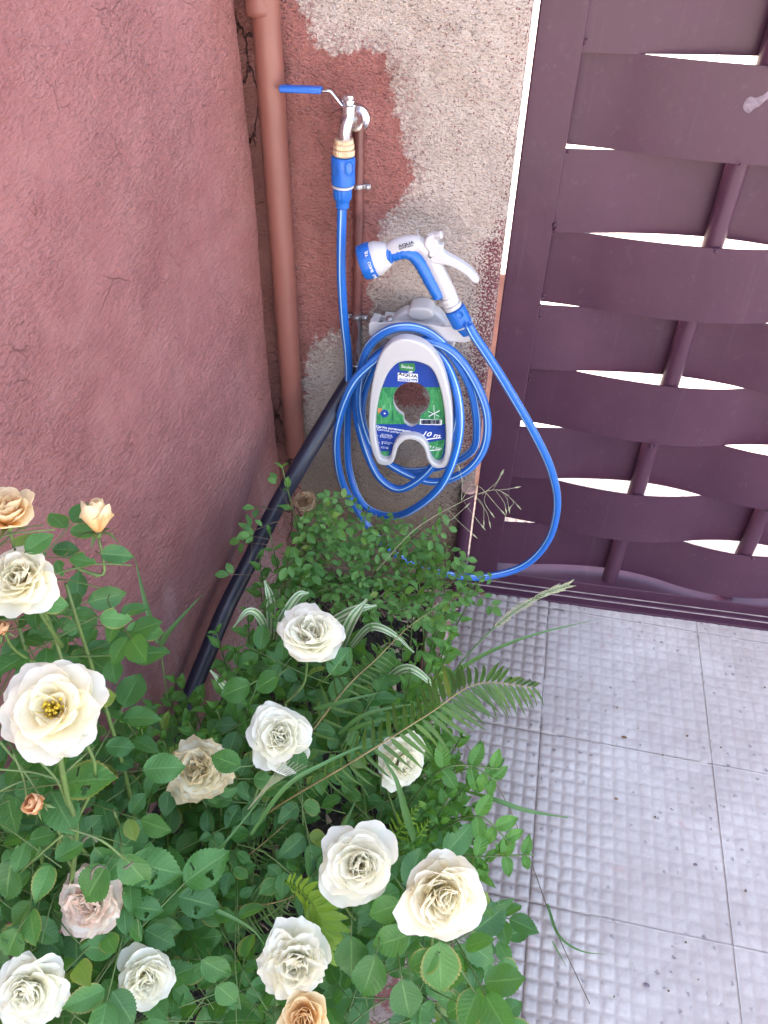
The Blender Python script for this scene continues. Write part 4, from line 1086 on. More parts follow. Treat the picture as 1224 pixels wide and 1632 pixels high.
def flower(plant, px, py, dep, wpx, hpx, face, mat, style, name='rose_flower', label=None, block=1.0, stemto=None, spin=None, name2=None):
    """face: (image right, image up, toward camera) direction the flower looks"""
    P = atd(px, py, dep); Rr = max(wpx, hpx)/2*dep/FPX
    axis = (R_*face[0]+U_*face[1]-F_*face[2]).normalized()
    a = axis.orthogonal().normalized(); b = axis.cross(a); spin = rnd.uniform(0, 6.28) if spin is None else spin
    base = P-axis*Rr*.45
    B = Matrix((a, b, axis)).transposed().to_4x4(); B.translation = base
    # calyx + receptacle
    m = MB(); m.lathe((0, 0, -.10*Rr), (0, 0, 1), [(.03*Rr, -.20*Rr), (.12*Rr, -.14*Rr), (.15*Rr, 0), (.10*Rr, .1*Rr)], 10)
    for k in range(5):
        an = k*2*PI/5+.3; out = Vector((math.cos(an), math.sin(an), 0)); o_ = 1.25 if style == 'bud' else .9
        dn = (-.75 if style == 'bud' else .05)
        pts = [out*.10*Rr+Vector((0, 0, -.06*Rr)), out*.40*Rr*o_+Vector((0, 0, .02*Rr+dn*.1*Rr)), out*.72*Rr*o_+Vector((0, 0, dn*.5*Rr))]
        m.ribbon(crom(pts, 3), [.16*Rr, .22*Rr, .20*Rr, .17*Rr, .13*Rr, .07*Rr, .01*Rr], Vector((0, 0, 1)), 1, .2)
    head = m.build(name, M_stem, plant.root, sharp=None); head.parent = plant.root
    head.matrix_parent_inverse = parent_matrix(plant.root).inverted(); head.matrix_basis = B
    if label: head['label'] = label
    HB_ = B
    def pet(L, Wd, r0, th0, th1, cup, ruf, an, layer, z=0, notch=0, jag=0, mt=None):
        me = petal_mesh(L*Rr, Wd*Rr, th0, th1, cup, ruf, layer, mt or mat, rnd.random(), notch=notch, jag=jag)
        o = bpy.data.objects.new('petal', me); COL.objects.link(o); o.parent = head
        o.matrix_basis = Matrix.Rotation(an, 4, 'Z') @ Matrix.Translation((r0*Rr, 0, z*Rr)) @ Matrix.Rotation(rnd.uniform(-.2, .2), 4, 'X')
    J = lambda s: rnd.uniform(-s, s)
    if style == 'open':       # open bloom showing stamens
        for k in range(6): pet(1.12+J(.08), 1.15, .05, 1.15+J(.12), 1.75+J(.25), .10, .05, spin+k*2*PI/6+J(.15), 0, 0, .06)
        for k in range(6): pet(.98+J(.08), 1.05, .05, .95+J(.1), 1.5+J(.2), .16, .055, spin+.5+k*2*PI/6+J(.15), .15, .05, .04)
        for k in range(6): pet(.80+J(.1), .88, .05, .62+J(.1), 1.2+J(.2), .22, .06, spin+.2+k*2*PI/6+J(.2), .35, .08)
        for k in range(6): pet(.55+J(.1), .55, .06, .40+J(.12), .75+J(.3), .30, .07, spin+.7+k*2*PI/6+J(.3), .7, .10)
        m = MB()
        for k in range(34):
            an = rnd.uniform(0, 6.28); t = rnd.uniform(.1, .6); L = rnd.uniform(.32, .5)*Rr
            d = Vector((math.cos(an)*math.sin(t), math.sin(an)*math.sin(t), math.cos(t)))
            q = Vector((0, 0, .08*Rr)); e = q+d*L
            m.tube([q, e], .010*Rr, 4, cap=False); m.lathe(e-d*.02*Rr, d, [(0, 0), (.035*Rr, .02*Rr), (.03*Rr, .05*Rr), (0, .06*Rr)], 5)
        st = m.build('stamens', M_stamen, None, sharp=None); st.parent = head
    elif style in ('full', 'wilt'):
        wl = style == 'wilt'; rf = .10 if wl else .05; jg = .06 if wl else .012
        for k in range(6): pet(1.08+J(.2), 1.22+J(.25), .05, 1.12+J(.25), 1.65+J(.45), .14, rf*1.3, spin+k*2*PI/6+J(.35), 0, 0, .05, jg)
        for k in range(7): pet(.98+J(.16), 1.12+J(.22), .05, .95+J(.22), 1.30+J(.4), .2, rf*1.2, spin+.45+k*2*PI/7+J(.3), .1, .04, .04, jg)
        for k in range(7): pet(.90+J(.12), 1.02+J(.2), .05, .78+J(.2), 1.05+J(.35), .28, rf*1.1, spin+.2+k*2*PI/7+J(.35), .2, .07, .03, jg)
        for k in range(7): pet(.84+J(.12), .86+J(.2), .06, .60+J(.2), .80+J(.35), .34, rf*1.2, spin+.6+k*2*PI/7+J(.4), .3, .09, .05, jg)
        for k in range(7): pet(.80+J(.12), .70+J(.15), .07, .40+J(.2), .50+J(.35), .36, rf*1.35, spin+k*2*PI/7+J(.6), .45, .10, 0, jg)
        for k in range(9): pet(.74+J(.10), .52+J(.12), rnd.uniform(.02, .14), .14+J(.2), .25+J(.4), .44, rf*1.4, spin+.3+k*2*PI/9+J(1.2), .55, .11, 0, jg)
    elif style == 'bud':
        for k in range(5): pet(1.35+J(.06), 1.15, .10, .62+J(.06), -.42+J(.12), .40, .03, spin+k*2*PI/5, .0, -.05, 0)
        for k in range(5): pet(1.30+J(.06), .95, .08,   .42, -.50+J(.1), .46, .03, spin+.6+k*2*PI/5, .3, 0)
        for k in range(4): pet(1.22, .62, .05, .25, -.15, .55, .03, spin+.3+k*2*PI/4, .5, .05)
    elif style == 'half':
        for k in range(5): pet(1.25+J(.08), 1.25, .08, .95+J(.1), .85+J(.35), .25, .04, spin+k*2*PI/5+J(.1), 0, 0, .03)
        for k in range(5): pet(1.15+J(.06), 1.1, .08, .72+J(.08), .45+J(.2), .34, .04, spin+.6+k*2*PI/5, .2, .02)
        for k in range(5): pet(1.05+J(.06), .85, .07, .48, .15+J(.15), .42, .04, spin+.2+k*2*PI/5, .45, .05)
        for k in range(5): pet(.95+J(.05), .55, .06, .25, .05+J(.15), .5, .04, spin+.7+k*2*PI/5, .8, .08)
    BLOCK.append((px, py, wpx*.50*block, hpx*.50*block, dep))
    # stem down from the flower
    s0 = base-axis*.28*Rr
    tgt = stemto or Vector((P.x, P.y, P.z-.18))
    mid = s0-axis*.03+Vector((0, 0, -.01))
    pts = crom([s0, mid, mid.lerp(tgt, .5)+rvec(.008), tgt], 5)
    plant.stem.tube(pts, [.0013+.0009*i/len(pts) for i in range(len(pts))], 7)
    for k in range(4):      # thorns
        q = pts[rnd.randrange(4, len(pts)-1)]; d = rvec(1); d.z = abs(d.z)*.2; d.normalize()
        plant.stem.tube([q, q+d*.007], [.0014, .0001], 5)
    return head

A = Plant('rose_bush', (-.42, -.95, .06), 'tall cream and apricot flowered rose bush in the left foreground against the maroon wall', 'rose bush')
B = Plant('rose_bush', (-.20, -.80, .06), 'spreading white flowered rose bush filling the front of the bed beside the paving', 'rose bush')
C = Plant('miniature_rose_bush', (-.22, -.14, .06), 'small leaved miniature rose bush with one spent tan bloom under the hose coil', 'rose bush')
W3 = lambda x, y, d: atd(x, y, d)
flower(A, 10, 818, .66, 100, 86, (.15, .75, .65), P_apricot, 'half', label='apricot rose at the left edge, topmost')
flower(A, 155, 829, .74, 80, 84, (.05, .95, .35), P_apricot, 'bud', label='pale apricot rose bud pointing up on a long stem', block=1.1, stemto=W3(125, 905, .77))
flower(A, 30, 918, .68, 112, 104, (.15, .35, .95), P_cream, 'full', label='cream rose with folded heart below the topmost one')
flower(A, 2, 1002, .72, 44, 44, (.1, .5, .8), P_bud, 'bud', label='small pinkish apricot bud at the left edge')
flower(A, 82, 1128, .66, 160, 138, (.05, .42, .9), P_cream, 'open', label='wide open cream rose showing yellow stamens', stemto=W3(110, 1330, .80))
flower(A, 56, 1281, .74, 56, 56, (-.15, .35, .9), P_bud, 'bud', label='small orange bud with spread sepals')
flower(A, 140, 1438, .84, 104, 112, (-.1, .1, 1), P_pinkwilt, 'wilt', label='wilting rose flushed pink')
flower(A, 44, 1580, .80, 108, 112, (.1, .05, 1), P_white, 'full', label='white rose at the lower left corner')
flower(B, 495, 1010, .98, 112, 94, (.15, .62, .75), P_white, 'full', label='white rose nearest the black pipe', stemto=W3(455, 1120, 1.06))
flower(B, 447, 1171, .98, 100, 88, (.1, .45, .88), P_white, 'full', label='white rose in the middle of the bed', stemto=W3(400, 1290, 1.04))
flower(B, 316, 1226, .96, 104, 92, (-.1, .25, .95), P_wilt, 'wilt', label='wilting rose with browned edges')
flower(B, 643, 1215, 1.04, 66, 88, (.45, .15, .8), P_white, 'full', label='white rose behind the long fern frond')
flower(B, 572, 1378, .90, 108, 122, (.1, .3, .95), P_white, 'full', label='white rose left of the largest white bloom')
flower(B, 704, 1430, .84, 122, 144, (.12, .1, 1), P_cream, 'full', label='largest white rose at the edge of the paving')
flower(B, 232, 1560, .88, 84, 96, (.35, .1, .85), P_white, 'full', label='white rose turned sideways near the bottom')
flower(B, 470, 1536, .88, 86, 114, (.15, .05, 1), P_white, 'wilt', label='white rose with brown heart above the bottom apricot rose')
flower(B, 485, 1622, .82, 88, 80, (0, .35, .9), P_apricot, 'half', label='apricot rose cut by the bottom edge')
flower(C, 485, 798, 1.40, 36, 34, (.1, .2, .95), P_spent, 'wilt', label='spent tan bloom')
KEEP.append([(700, 470), (940, 470), (940, 905), (700, 905)])

def compound(pl, kind, P, d, n, L, n5=5, keep=True):
    """rose leaf: rachis with a terminal leaflet and opposite pairs"""
    d = d.normalized(); x = d.cross(n).normalized(); n = x.cross(d)
    rl = L*2.1
    if not okleaf(P+d*rl, 0, keep): return
    ok = pl.leaf(kind, P+d*rl, d+rvec(.1), n+rvec(.12), L*1.15, keep)
    pairs = (.42, .85) if n5 == 5 else ((.75,) if n5 == 3 else (.3, .58, .9))
    got = ok
    for i, t in enumerate(pairs):
        for s in (-1, 1):
            dd = (d*(.45+.1*i)+x*s).normalized()
            got |= pl.leaf(kind, P+d*rl*t+dd*L*.10-n*.1*L*t*t, dd+rvec(.12)-n*.1, n+rvec(.18), L*(.82+.16*i)*rnd.uniform(.88, 1.08), keep)
    if got:
        pts = [P-d*L*.9-n*L*.5, P, P+d*rl*.5+n*.02*L, P+d*rl*1.02]
        pl.stem.tube(crom(pts, 2), L*.022, 5, cap=False)
def scatter(pl, kind, poly_, count, L, layers, jit=.35, n5=None, upb=.75, camb=.45, keep=True, fieldoff=0):
    xs = [q[0] for q in poly_]; ys = [q[1] for q in poly_]; k = 0; tries = 0
    while k < count and tries < count*20:
        tries += 1
        x, y = rnd.uniform(min(xs), max(xs)), rnd.uniform(min(ys), max(ys))
        if not inside(x, y, poly_): continue
        dd = rnd.choice(layers)+rnd.uniform(-.02, .02)
        P = atd(x, y, field(x, y)+dd+fieldoff)
        if P.z < .09 or P.x < wall_x(P.y)+.02 or P.y > -.02: continue
        a = rnd.uniform(0, 2*PI); d = Vector((math.cos(a), math.sin(a), rnd.uniform(-.45, .35)))
        n = (Vector((0, 0, 1))*upb - F_*camb + rvec(jit)).normalized()
        compound(pl, kind, P, d, n, L*rnd.uniform(.62, 1.28), n5 or rnd.choice((5, 5, 5, 3)), keep); k += 1
BLOCK.append((618, 1600, 24, 50, 1.35))
polyA_top = [(-40, 840), (70, 838), (120, 870), (190, 885), (200, 960), (185, 1050), (150, 1085), (110, 1100), (-40, 1100)]
polyA_bot = [(-60, 1180), (100, 1220), (200, 1170), (215, 1260), (255, 1350), (250, 1680), (-60, 1680)]
scatter(A, ROSE, polyA_top, 32, .032, (0, .04, .08), .3)
scatter(A, ROSE, [(-50, 960), (120, 960), (170, 1060), (160, 1200), (-50, 1230)], 16, .032, (.03, .08, .12), .3)
scatter(A, ROSE, polyA_bot, 135, .042, (0, .03, .07, .12, .18, .26), .32)
polyB = [(190, 1200), (250, 1150), (380, 1110), (420, 1040), (520, 1070), (600, 1150), (650, 1230), (640, 1330), (700, 1340), (745, 1500), (725, 1560), (640, 1600), (600, 1680), (200, 1680)]
scatter(B, ROSE, polyB, 290, .034, (0, .04, .08, .13, .19, .27, .36), .36)
scatter(B, ROSE, [(560, 1440), (740, 1440), (725, 1590), (640, 1640), (560, 1660)], 26, .042, (-.04, 0, .04), .25)
polyC = [(405, 830), (440, 775), (500, 768), (560, 800), (640, 815), (705, 862), (722, 905), (800, 925), (770, 945), (705, 985), (640, 985), (560, 975), (420, 950), (400, 900)]
scatter(C, SMALL, polyC, 300, .0185, (0, .015, .03, .06, .09, .13), .45, 5, keep=2)
# larger shaded leaves low behind
scatter(C, SMALL, [(405, 880), (470, 860), (560, 930), (470, 985), (405, 960)], 26, .026, (.03, .08), .4, 5, keep=2)
def cane(pl, p0, p1, r0=.004, r1=.0018, bow=.03):
    p0, p1 = Vector(p0), Vector(p1); md = p0.lerp(p1, .5)+Vector((rnd.uniform(-bow, bow), rnd.uniform(-bow, bow), rnd.uniform(0, bow)))
    pts = crom([p0, md, p1], 8); pl.stem.tube(pts, [r0+(r1-r0)*i/(len(pts)-1) for i in range(len(pts))], 8)
    for k in range(7):
        q = pts[rnd.randrange(1, len(pts)-1)]; d = rvec(1).normalized(); pl.stem.tube([q, q+d*.008], [.0015, .0001], 5)
for x, y, d in ((105, 930, .78), (110, 1330, .80), (30, 1000, .78), (60, 1330, .82), (150, 1500, .92), (50, 1620, .90), (180, 1290, .88)):
    cane(A, (-.42+rnd.uniform(-.03, .03), -.95+rnd.uniform(-.05, .05), .07), atd(x, y, d))
for x, y, d in ((455, 1120, 1.06), (400, 1290, 1.04), (320, 1270, 1.04), (640, 1260, 1.12), (560, 1430, 1.0), (690, 1480, .96), (240, 1600, .98), (470, 1580, .98), (500, 1350, 1.04), (420, 1400, 1.05)):
    cane(B, (-.20+rnd.uniform(-.06, .06), -.78+rnd.uniform(-.08, .08), .07), atd(x, y, d), .0035, .0016)
for k in range(14):
    x, y = rnd.uniform(440, 700), rnd.uniform(800, 950); cane(C, (-.24+rnd.uniform(-.06, .06), -.15+rnd.uniform(-.04, .04), .07), atd(x, y, field(x, y)+.02), .0022, .001, .02)
# bare flower stalks at the left edge
for (x0, y0, x1, y1) in ((-10, 1170, 95, 1330), (-10, 1225, 110, 1250), (0, 1260, 60, 1240), (20, 1200, 45, 1300), (100, 1330, 20, 1400), (110, 1320, 200, 1370), (105, 1230, 150, 1190), (60, 1210, 110, 1290)):
    A.stem.tube(crom([atd(x0, y0, .74), atd((x0+x1)/2+6, (y0+y1)/2-6, .75), atd(x1, y1, .77)], 5), .0013, 6)
A.stem.tube(crom([atd(92, 1175, .70), atd(98, 1220, .72), atd(108, 1270, .75), atd(122, 1325, .78), atd(112, 1420, .85)], 6), .0027, 9)

# ------------------------------------------------ mint
def mint_shoot(pl, base, tip, L, nodes=6, start=.35):
    base, tip = Vector(base), Vector(tip)
    md = base.lerp(tip, .55)+rvec(.012)+Vector((0, 0, .015)); pts = crom([base, md, tip], 8)
    pl.stem.tube(pts, [.0021-.0012*i/(len(pts)-1) for i in range(len(pts))], 6)
    rot = rnd.uniform(0, PI)
    for k in range(nodes):
        t = start+(1-start)*(k/(nodes-1))**.85; i = min(len(pts)-2, int(t*(len(pts)-1))); P = pts[i].lerp(pts[i+1], t*(len(pts)-1)-i)
        ax_ = (pts[i+1]-pts[i]).normalized(); a = ax_.orthogonal().normalized(); b = ax_.cross(a)
        f = k/(nodes-1); l_ = L*(1.0-.62*f**2.2)*rnd.uniform(.85, 1.1)
        el = .15+.75*f
        for s in (0, PI):
            an = rot+s+(PI/2)*(k % 2)+rnd.uniform(-.2, .2)
            out = a*math.cos(an)+b*math.sin(an); d = (out*math.cos(el)+ax_*math.sin(el)+Vector((0, 0, .1))).normalized()
            n = (ax_*math.cos(el)-out*math.sin(el)+Vector((0, 0, .45))).normalized()
            pl.leaf(MINT, P+d*.003, d, n, l_, keep=False)
    for k in range(3):
        an = rnd.uniform(0, 6.28); d = (ax_+(a*math.cos(an)+b*math.sin(an))*.5); pl.leaf(MINT, pts[-1], d, ax_.cross(d)+Vector((0, 0, .3)), L*.28, keep=False)
def soil_under(P, dx=0, dy=0): return (min(-.06, max(wall_x(min(P.y, -.05))+.05, P.x+dx)), P.y+dy, .07)
def mints(label, spots, L, base_xy, nd=6):
    pl = Plant('mint_plant', (base_xy[0], base_xy[1], .07), label, 'mint')
    for x, y, dd in spots:
        tip = atd(x, y, field(x, y)+dd)
        mint_shoot(pl, soil_under(tip, rnd.uniform(-.03, .03), rnd.uniform(.0, .06)), tip, L*rnd.uniform(.85, 1.15), nd)
    return pl
m1 = mints('leafy mint clump at the foot of the maroon wall around the black pipe', [(245, 1128, 0), (280, 1085, .03), (320, 1110, -.01), (355, 1085, -.02), (300, 1150, -.02), (345, 1130, -.04), (400, 1060, -.03), (225, 1160, -.02), (385, 1100, -.02), (270, 1110, .06), (200, 1150, .02), (410, 1015, 0), (375, 1040, .0), (430, 1060, .0), (395, 975, .03), (260, 1180, .0), (330, 1180, .0), (400, 1130, .02)], .043, (-.40, -.55))
m2 = mints('mint shoots between the black pipe and the small rose', [(345, 1010, .0), (440, 985, .0), (455, 965, .03), (420, 935, .03), (480, 990, .05), (415, 890, .05), (450, 745, .0), (430, 850, .04), (560, 1010, .02), (600, 1040, .03)], .040, (-.33, -.30))
m3 = mints('pale mint clump at the kerb behind the long fern frond', [(640, 1010, .0), (665, 1030, 0), (690, 1060, .0), (720, 1010, .0), (715, 1040, -.02), (655, 1070, 0), (610, 1080, 0), (690, 1100, .02), (630, 1120, .02), (580, 1060, .02), (725, 1080, .0), (600, 1130, .03), (665, 1130, .03), (700, 1150, .02), (560, 1100, .02), (640, 1160, .04), (580, 1150, .05), (670, 1180, .05), (540, 1060, .04)], .040, (-.12, -.40))
m4 = mints('sprawling mint leaning out over the paving at the right of the bed', [(700, 1195, -.02), (730, 1215, 0), (690, 1240, 0), (745, 1250, .0), (715, 1270, -.02), (745, 1300, 0), (700, 1310, 0), (770, 1330, 0), (720, 1345, 0), (760, 1380, .0), (680, 1290, .03), (735, 1175, .02), (680, 1340, .03), (765, 1285, .03), (660, 1350, .03), (790, 1360, -.01)], .044, (-.08, -.65), 6)
# the three longest runners that leave the clump
for x0, y0, x1, y1, x2, y2, dd in ((640, 1300, 705, 1225, 800, 1225, .0), (700, 1360, 760, 1365, 850, 1362, .0), (690, 1330, 760, 1300, 815, 1345, .0), (690, 1250, 750, 1225, 792, 1245, 0)):
    p = crom([atd(x0, y0, 1.16), atd(x1, y1, 1.13), atd(x2, y2, 1.13)], 6); m4.stem.tube(p, .0014, 6)
    for k, (i, l_) in enumerate(((6, .042), (9, .038), (12, .030), (len(p)-1, .018))):
        i = min(i, len(p)-2); ax_ = (p[i+1]-p[i]).normalized(); sd2 = ax_.cross(-F_).normalized()
        for s in (-1, 1): m4.leaf(MINT, p[i], (sd2*s+ax_*.35+Vector((0, 0, -.15))), -F_+Vector((0, 0, .5))+rvec(.15), l_, keep=False)
m5 = mints('mint sprigs by the gate foot among the debris', [(700, 820, .02), (690, 850, .0), (712, 872, 0), (698, 838, .01), (675, 835, .03), (735, 935, 0), (765, 925, 0), (750, 915, 0), (640, 860, .03)], .030, (-.07, -.05), 4)
def addleaf(pl, x0, y0, x1, y1, dep, dd=.008):
    P, Q = atd(x0, y0, dep), atd(x1, y1, dep+dd); L = (Q-P).length
    pl.leaves.append((ROSE, leafmat(P, Q-P, -F_*.8+Vector((0, 0, .55))+rvec(.12), L), dep-.3, (x0+x1)/2, (y0+y1)/2))
    pl.stem.tube([P-(Q-P)*.35+F_*.02, P, P+(Q-P)*.1], .0007, 5)
for q in ((170, 1378, 130, 1442, .795), (158, 985, 212, 986, .70), (160, 882, 214, 886, .71), (150, 1350, 196, 1402, .80), (60, 960, 110, 965, .69), (40, 880, 84, 850, .68), (165, 1400, 210, 1350, .80),
          (200, 1400, 252, 1388, .80), (195, 1360, 238, 1420, .79), (20, 1370, 2, 1445, .76), (30, 1380, 60, 1340, .76), (30, 1480, 5, 1530, .78)): addleaf(A, *q)
for q in ((227, 1226, 296, 1222, .90), (384, 1222, 334, 1203, .92), (640, 1560, 655, 1630, .84), (700, 1500, 705, 1590, .86), (600, 1520, 575, 1600, .86), (655, 1490, 590, 1510, .86), (560, 1490, 560, 1560, .88), (700, 1520, 650, 1545, .86), (640, 1440, 585, 1460, .88),
          (470, 1240, 478, 1190, .97), (400, 1090, 350, 1110, 1.0), (445, 1075, 405, 1100, .98), (525, 1075, 560, 1030, .98), (320, 1530, 372, 1560, .92), (345, 1570, 380, 1600, .92)): addleaf(B, *q)
for pl in (A, B): pl.finish(M_stem)
M_larva = simple('larva_skin', (.10, .095, .06), .55, 0, 0, 0, .4, 160)
for pts, lab_ in ((((130, 1347), (134, 1338), (145, 1332), (155, 1342)), 'grey caterpillar arched on the stalk above the pinkish wilting rose'),
                  (((145, 1402), (148, 1388), (157, 1380), (169, 1383)), 'grey caterpillar hooked over the leaf in front of the pinkish wilting rose'),
                  (((197, 1384), (204, 1381), (212, 1374)), 'smallest grey caterpillar on the large leaf right of the other two')):
    q = crom([atd(x, y, .785) for x, y in pts], 6); n_ = len(q)
    cat_ = MB().tube(q, [.0017*(.55+.45*math.sin(min(1, .15+i/n_)*PI*.95))*(1.0 if i % 2 else .86) for i in range(n_)], 9).build('caterpillar', M_larva)
    tag(cat_, lab_, 'caterpillar', 'caterpillars eating the rose leaves')

C.finish(M_woody)
for pl in (m1, m2, m3, m4, m5): pl.finish(M_stem)

# ------------------------------------------------ ferns
def frond(root, pts, nl, Lmax, mes, rmat, shape=None, up_n=None, r=.0018, droop=.35, ang=1.2, start=.06):
    P = crom(pts, 10); rc = MB().tube(P, [r*(1-.75*i/(len(P)-1)) for i in range(len(P))], 7).build('frond', rmat, root, sharp=None)
    n_ = len(P)
    for k in range(nl):
        t = start+(1-start)*(k/(nl-1)); i = min(n_-2, int(t*(n_-1))); p = P[i].lerp(P[i+1], t*(n_-1)-i); d = (P[i+1]-P[i]).normalized()
        N = (up_n if up_n is not None else Vector((0, 0, 1))*.8-F_*.5); x = d.cross(N).normalized(); N = x.cross(d)
        f = shape(t) if shape else math.sin(min(1, .25+t*.95)*PI*.93)**.7
        for s in (-1, 1):
            l_ = Lmax*max(.12, f)*rnd.uniform(.9, 1.08)
            aa = ang*(1-.45*t**3); dd = (x*s*math.sin(aa)+d*math.cos(aa)+Vector((0, 0, -droop*.45))+rvec(.05)).normalized()
            inst('leaflet', rnd.choice(mes), leafmat(p, dd, N+x*s*.25+rvec(.15), l_), rc)
    return rc
f1 = empty('sword_fern', (-.25, -.72, .07), 'long arching sword fern reaching out over the paving to the right', 'fern')
frond(f1, [atd(380, 1330, 1.16), atd(450, 1280, 1.04), atd(560, 1215, .98), atd(680, 1140, 1.0), atd(760, 1090, 1.03), atd(848, 1095, 1.06)], 46, .057, PIN_me, M_rachis,
      shape=lambda t: .30+.85*math.sin(max(0, (t-.30)/.70)*PI*.86+.1)**.8 if t > .30 else .34, ang=1.2, droop=.7)
frond(f1, [atd(360, 1350, 1.2), atd(420, 1270, 1.12), atd(540, 1110, 1.10), atd(600, 1050, 1.16), atd(650, 1000, 1.22), atd(690, 972, 1.25)], 40, .042, PIN_me, M_rachis, ang=1.1)
f2 = empty('sword_fern', (-.33, -.95, .07), 'shaded dark green fern low among the front rose leaves', 'fern')
frond(f2, [atd(250, 1465, 1.16), atd(340, 1450, 1.06), atd(430, 1440, 1.01), atd(490, 1420, 1.0)], 30, .048, PIN_me, M_rachis)
frond(f2, [atd(270, 1430, 1.2), atd(340, 1400, 1.09), atd(400, 1360, 1.05), atd(470, 1300, 1.06)], 28, .040, PIN_me, M_rachis)
f3 = empty('young_fern', (-.2, -.9, .07), 'lime green fern frond with broad curled leaflets above the brown hearted rose', 'fern')
frond(f3, [atd(455, 1405, .97), atd(485, 1425, .93), atd(512, 1465, .91), atd(520, 1520, .91)], 15, .030, PINL_me, M_fern_light, shape=lambda t: .45+.75*math.sin(min(1, t*1.05)*PI*.85), ang=.95, droop=.0, up_n=-F_)
f4 = empty('young_fern', (-.1, -.72, .07), 'small bright fern tuft at the kerb right of the middle white roses', 'fern')
frond(f4, [atd(625, 1345, 1.12), atd(645, 1310, 1.09), atd(668, 1285, 1.08)], 9, .020, PINL_me, M_fern_light, ang=1.1, droop=.1)
frond(f4, [atd(640, 1360, 1.12), atd(668, 1330, 1.09), atd(682, 1310, 1.08)], 7, .016, PINL_me, M_fern_light, ang=1.1, droop=.1)
f5 = empty('young_fern', (-.42, -.8, .07), 'short yellowish fern tip against the foot of the maroon wall', 'fern')
frond(f5, [atd(265, 1180, 1.16), atd(225, 1155, 1.12), atd(180, 1132, 1.08)], 14, .018, PIN_me, M_rachis, ang=1.1)

# ------------------------------------------------ variegated blades and grass
sp = empty('spider_plant', (-.30, -.33, .07), 'spider plant with white striped strap leaves in the middle of the bed', 'spider plant')
def blade(name, mat, pts, wpx, root, fold=.35, prof_=None, n=8):
    P = crom(pts, n); N_ = len(P)
    ws = [wpx*(prof_(i/(N_-1)) if prof_ else (math.sin(min(1, .18+.9*i/(N_-1))*PI*.97)**.6)) for i in range(N_)]
    return MB().ribbon(P, ws, lambda i: Vector((0, 0, 1))*.6-F_*.8, 2, fold).build(name, mat, root, sharp=None)
for pts, w_ in (([(432, 1010, 1.35), (432, 960, 1.31), (422, 925, 1.30)], .016), ([(440, 1020, 1.35), (452, 985, 1.30), (475, 950, 1.29), (492, 945, 1.30)], .016),
                ([(430, 1020, 1.32), (415, 985, 1.26), (395, 975, 1.23), (372, 1000, 1.23)], .013), ([(540, 1040, 1.34), (560, 990, 1.28), (585, 955, 1.28)], .019),
                ([(560, 1030, 1.34), (590, 1000, 1.30), (625, 1010, 1.29), (660, 1040, 1.3)], .013), ([(500, 1010, 1.34), (560, 975, 1.29), (600, 965, 1.30)], .016),
                ([(440, 1000, 1.33), (470, 1015, 1.25), (500, 1010, 1.22)], .016), ([(600, 1100, 1.3), (650, 1065, 1.24), (705, 1105, 1.24)], .014), ([(380, 1120, 1.2), (360, 1095, 1.13), (335, 1068, 1.12)], .012)):
    blade('strap_leaf', M_vari, [atd(*q) for q in pts], w_, sp)
tp = lambda t: max(.03, 1-t**1.5)*(.6+.4*min(1, t*5))
def grass(label, blades, w_=.007, name='grass_blade'):
    p0 = atd(*blades[0][0]); r = empty(name, p0, label, 'grass')
    for pts in blades: blade('blade', M_grassblade, [atd(*q) for q in pts], w_, r, .3, tp)
    return r
grass('long arching grass blade crossing below the middle white rose', [[(400, 1330, 1.0), (455, 1255, .95), (520, 1215, .96), (600, 1180, 1.0), (650, 1165, 1.03)], [(240, 1500, .98), (290, 1420, .95), (370, 1330, .95), (440, 1240, .96)]], .0065)
grass('broad grass blades rising left of the fern covered white rose', [[(660, 1340, 1.05), (645, 1290, 1.0), (630, 1240, .98), (598, 1190, .98)], [(520, 1340, 1.08), (545, 1320, 1.0), (570, 1270, 1.0)]], .011)
grass('pale grass blades crossing in front of the long fern frond base', [[(540, 1170, 1.1), (580, 1140, 1.07), (640, 1125, 1.07), (690, 1122, 1.09)], [(555, 1165, 1.1), (600, 1150, 1.07), (690, 1135, 1.09)], [(500, 1130, 1.1), (560, 1115, 1.08), (620, 1100, 1.09)]], .007)
grass('curved grass blade over the shaded fern', [[(270, 1480, .98), (285, 1443, .94), (330, 1445, .93), (400, 1480, .94), (430, 1520, .97)]], .008)
gw_ = grass('thin dark grass with two blades standing before the maroon wall', [[(252, 1025, 1.12), (232, 960, 1.1), (214, 885, 1.09)], [(255, 1030, 1.12), (275, 1000, 1.11), (325, 945, 1.12)]], .010)
MB().tube(crom([atd(268, 1120, 1.14), atd(262, 1080, 1.13), atd(252, 1010, 1.12)], 5), .0011, 6).build('stalk', M_stem, gw_)
# seeding grass reaching right over the paving
gs = empty('seeding_grass', atd(700, 1110, 1.24), 'tall green grass ear leaning over the paving toward the gate track', 'grass')
sp_ = crom([atd(690, 1125, 1.26), atd(740, 1050, 1.18), (atd(800, 990, 1.16)), atd(860, 950, 1.16), atd(908, 932, 1.17)], 10)
MB().tube(sp_, [.0014-.0008*i/(len(sp_)-1) for i in range(len(sp_))], 6).build('stalk', M_grassblade, gs)
m = MB()
for i in range(18, len(sp_)-1):
    for s in (-1, 1):
        d = (sp_[i+1]-sp_[i]).normalized(); sd2 = d.cross(F_).normalized()*s; q = sp_[i]; L = rnd.uniform(.010, .022)
        e = q+(d*.93+sd2*.30).normalized()*L
        m.tube([q, q.lerp(e, .5)+sd2*.0006, e], [.0004, .0010, .0002], 5)
m.build('ear', M_straw, gs)
blade('blade', M_grassblade, [atd(*q) for q in ((700, 1100, 1.25), (750, 1055, 1.2), (840, 1015, 1.18), (960, 985, 1.2))], .008, gs, .3, tp)
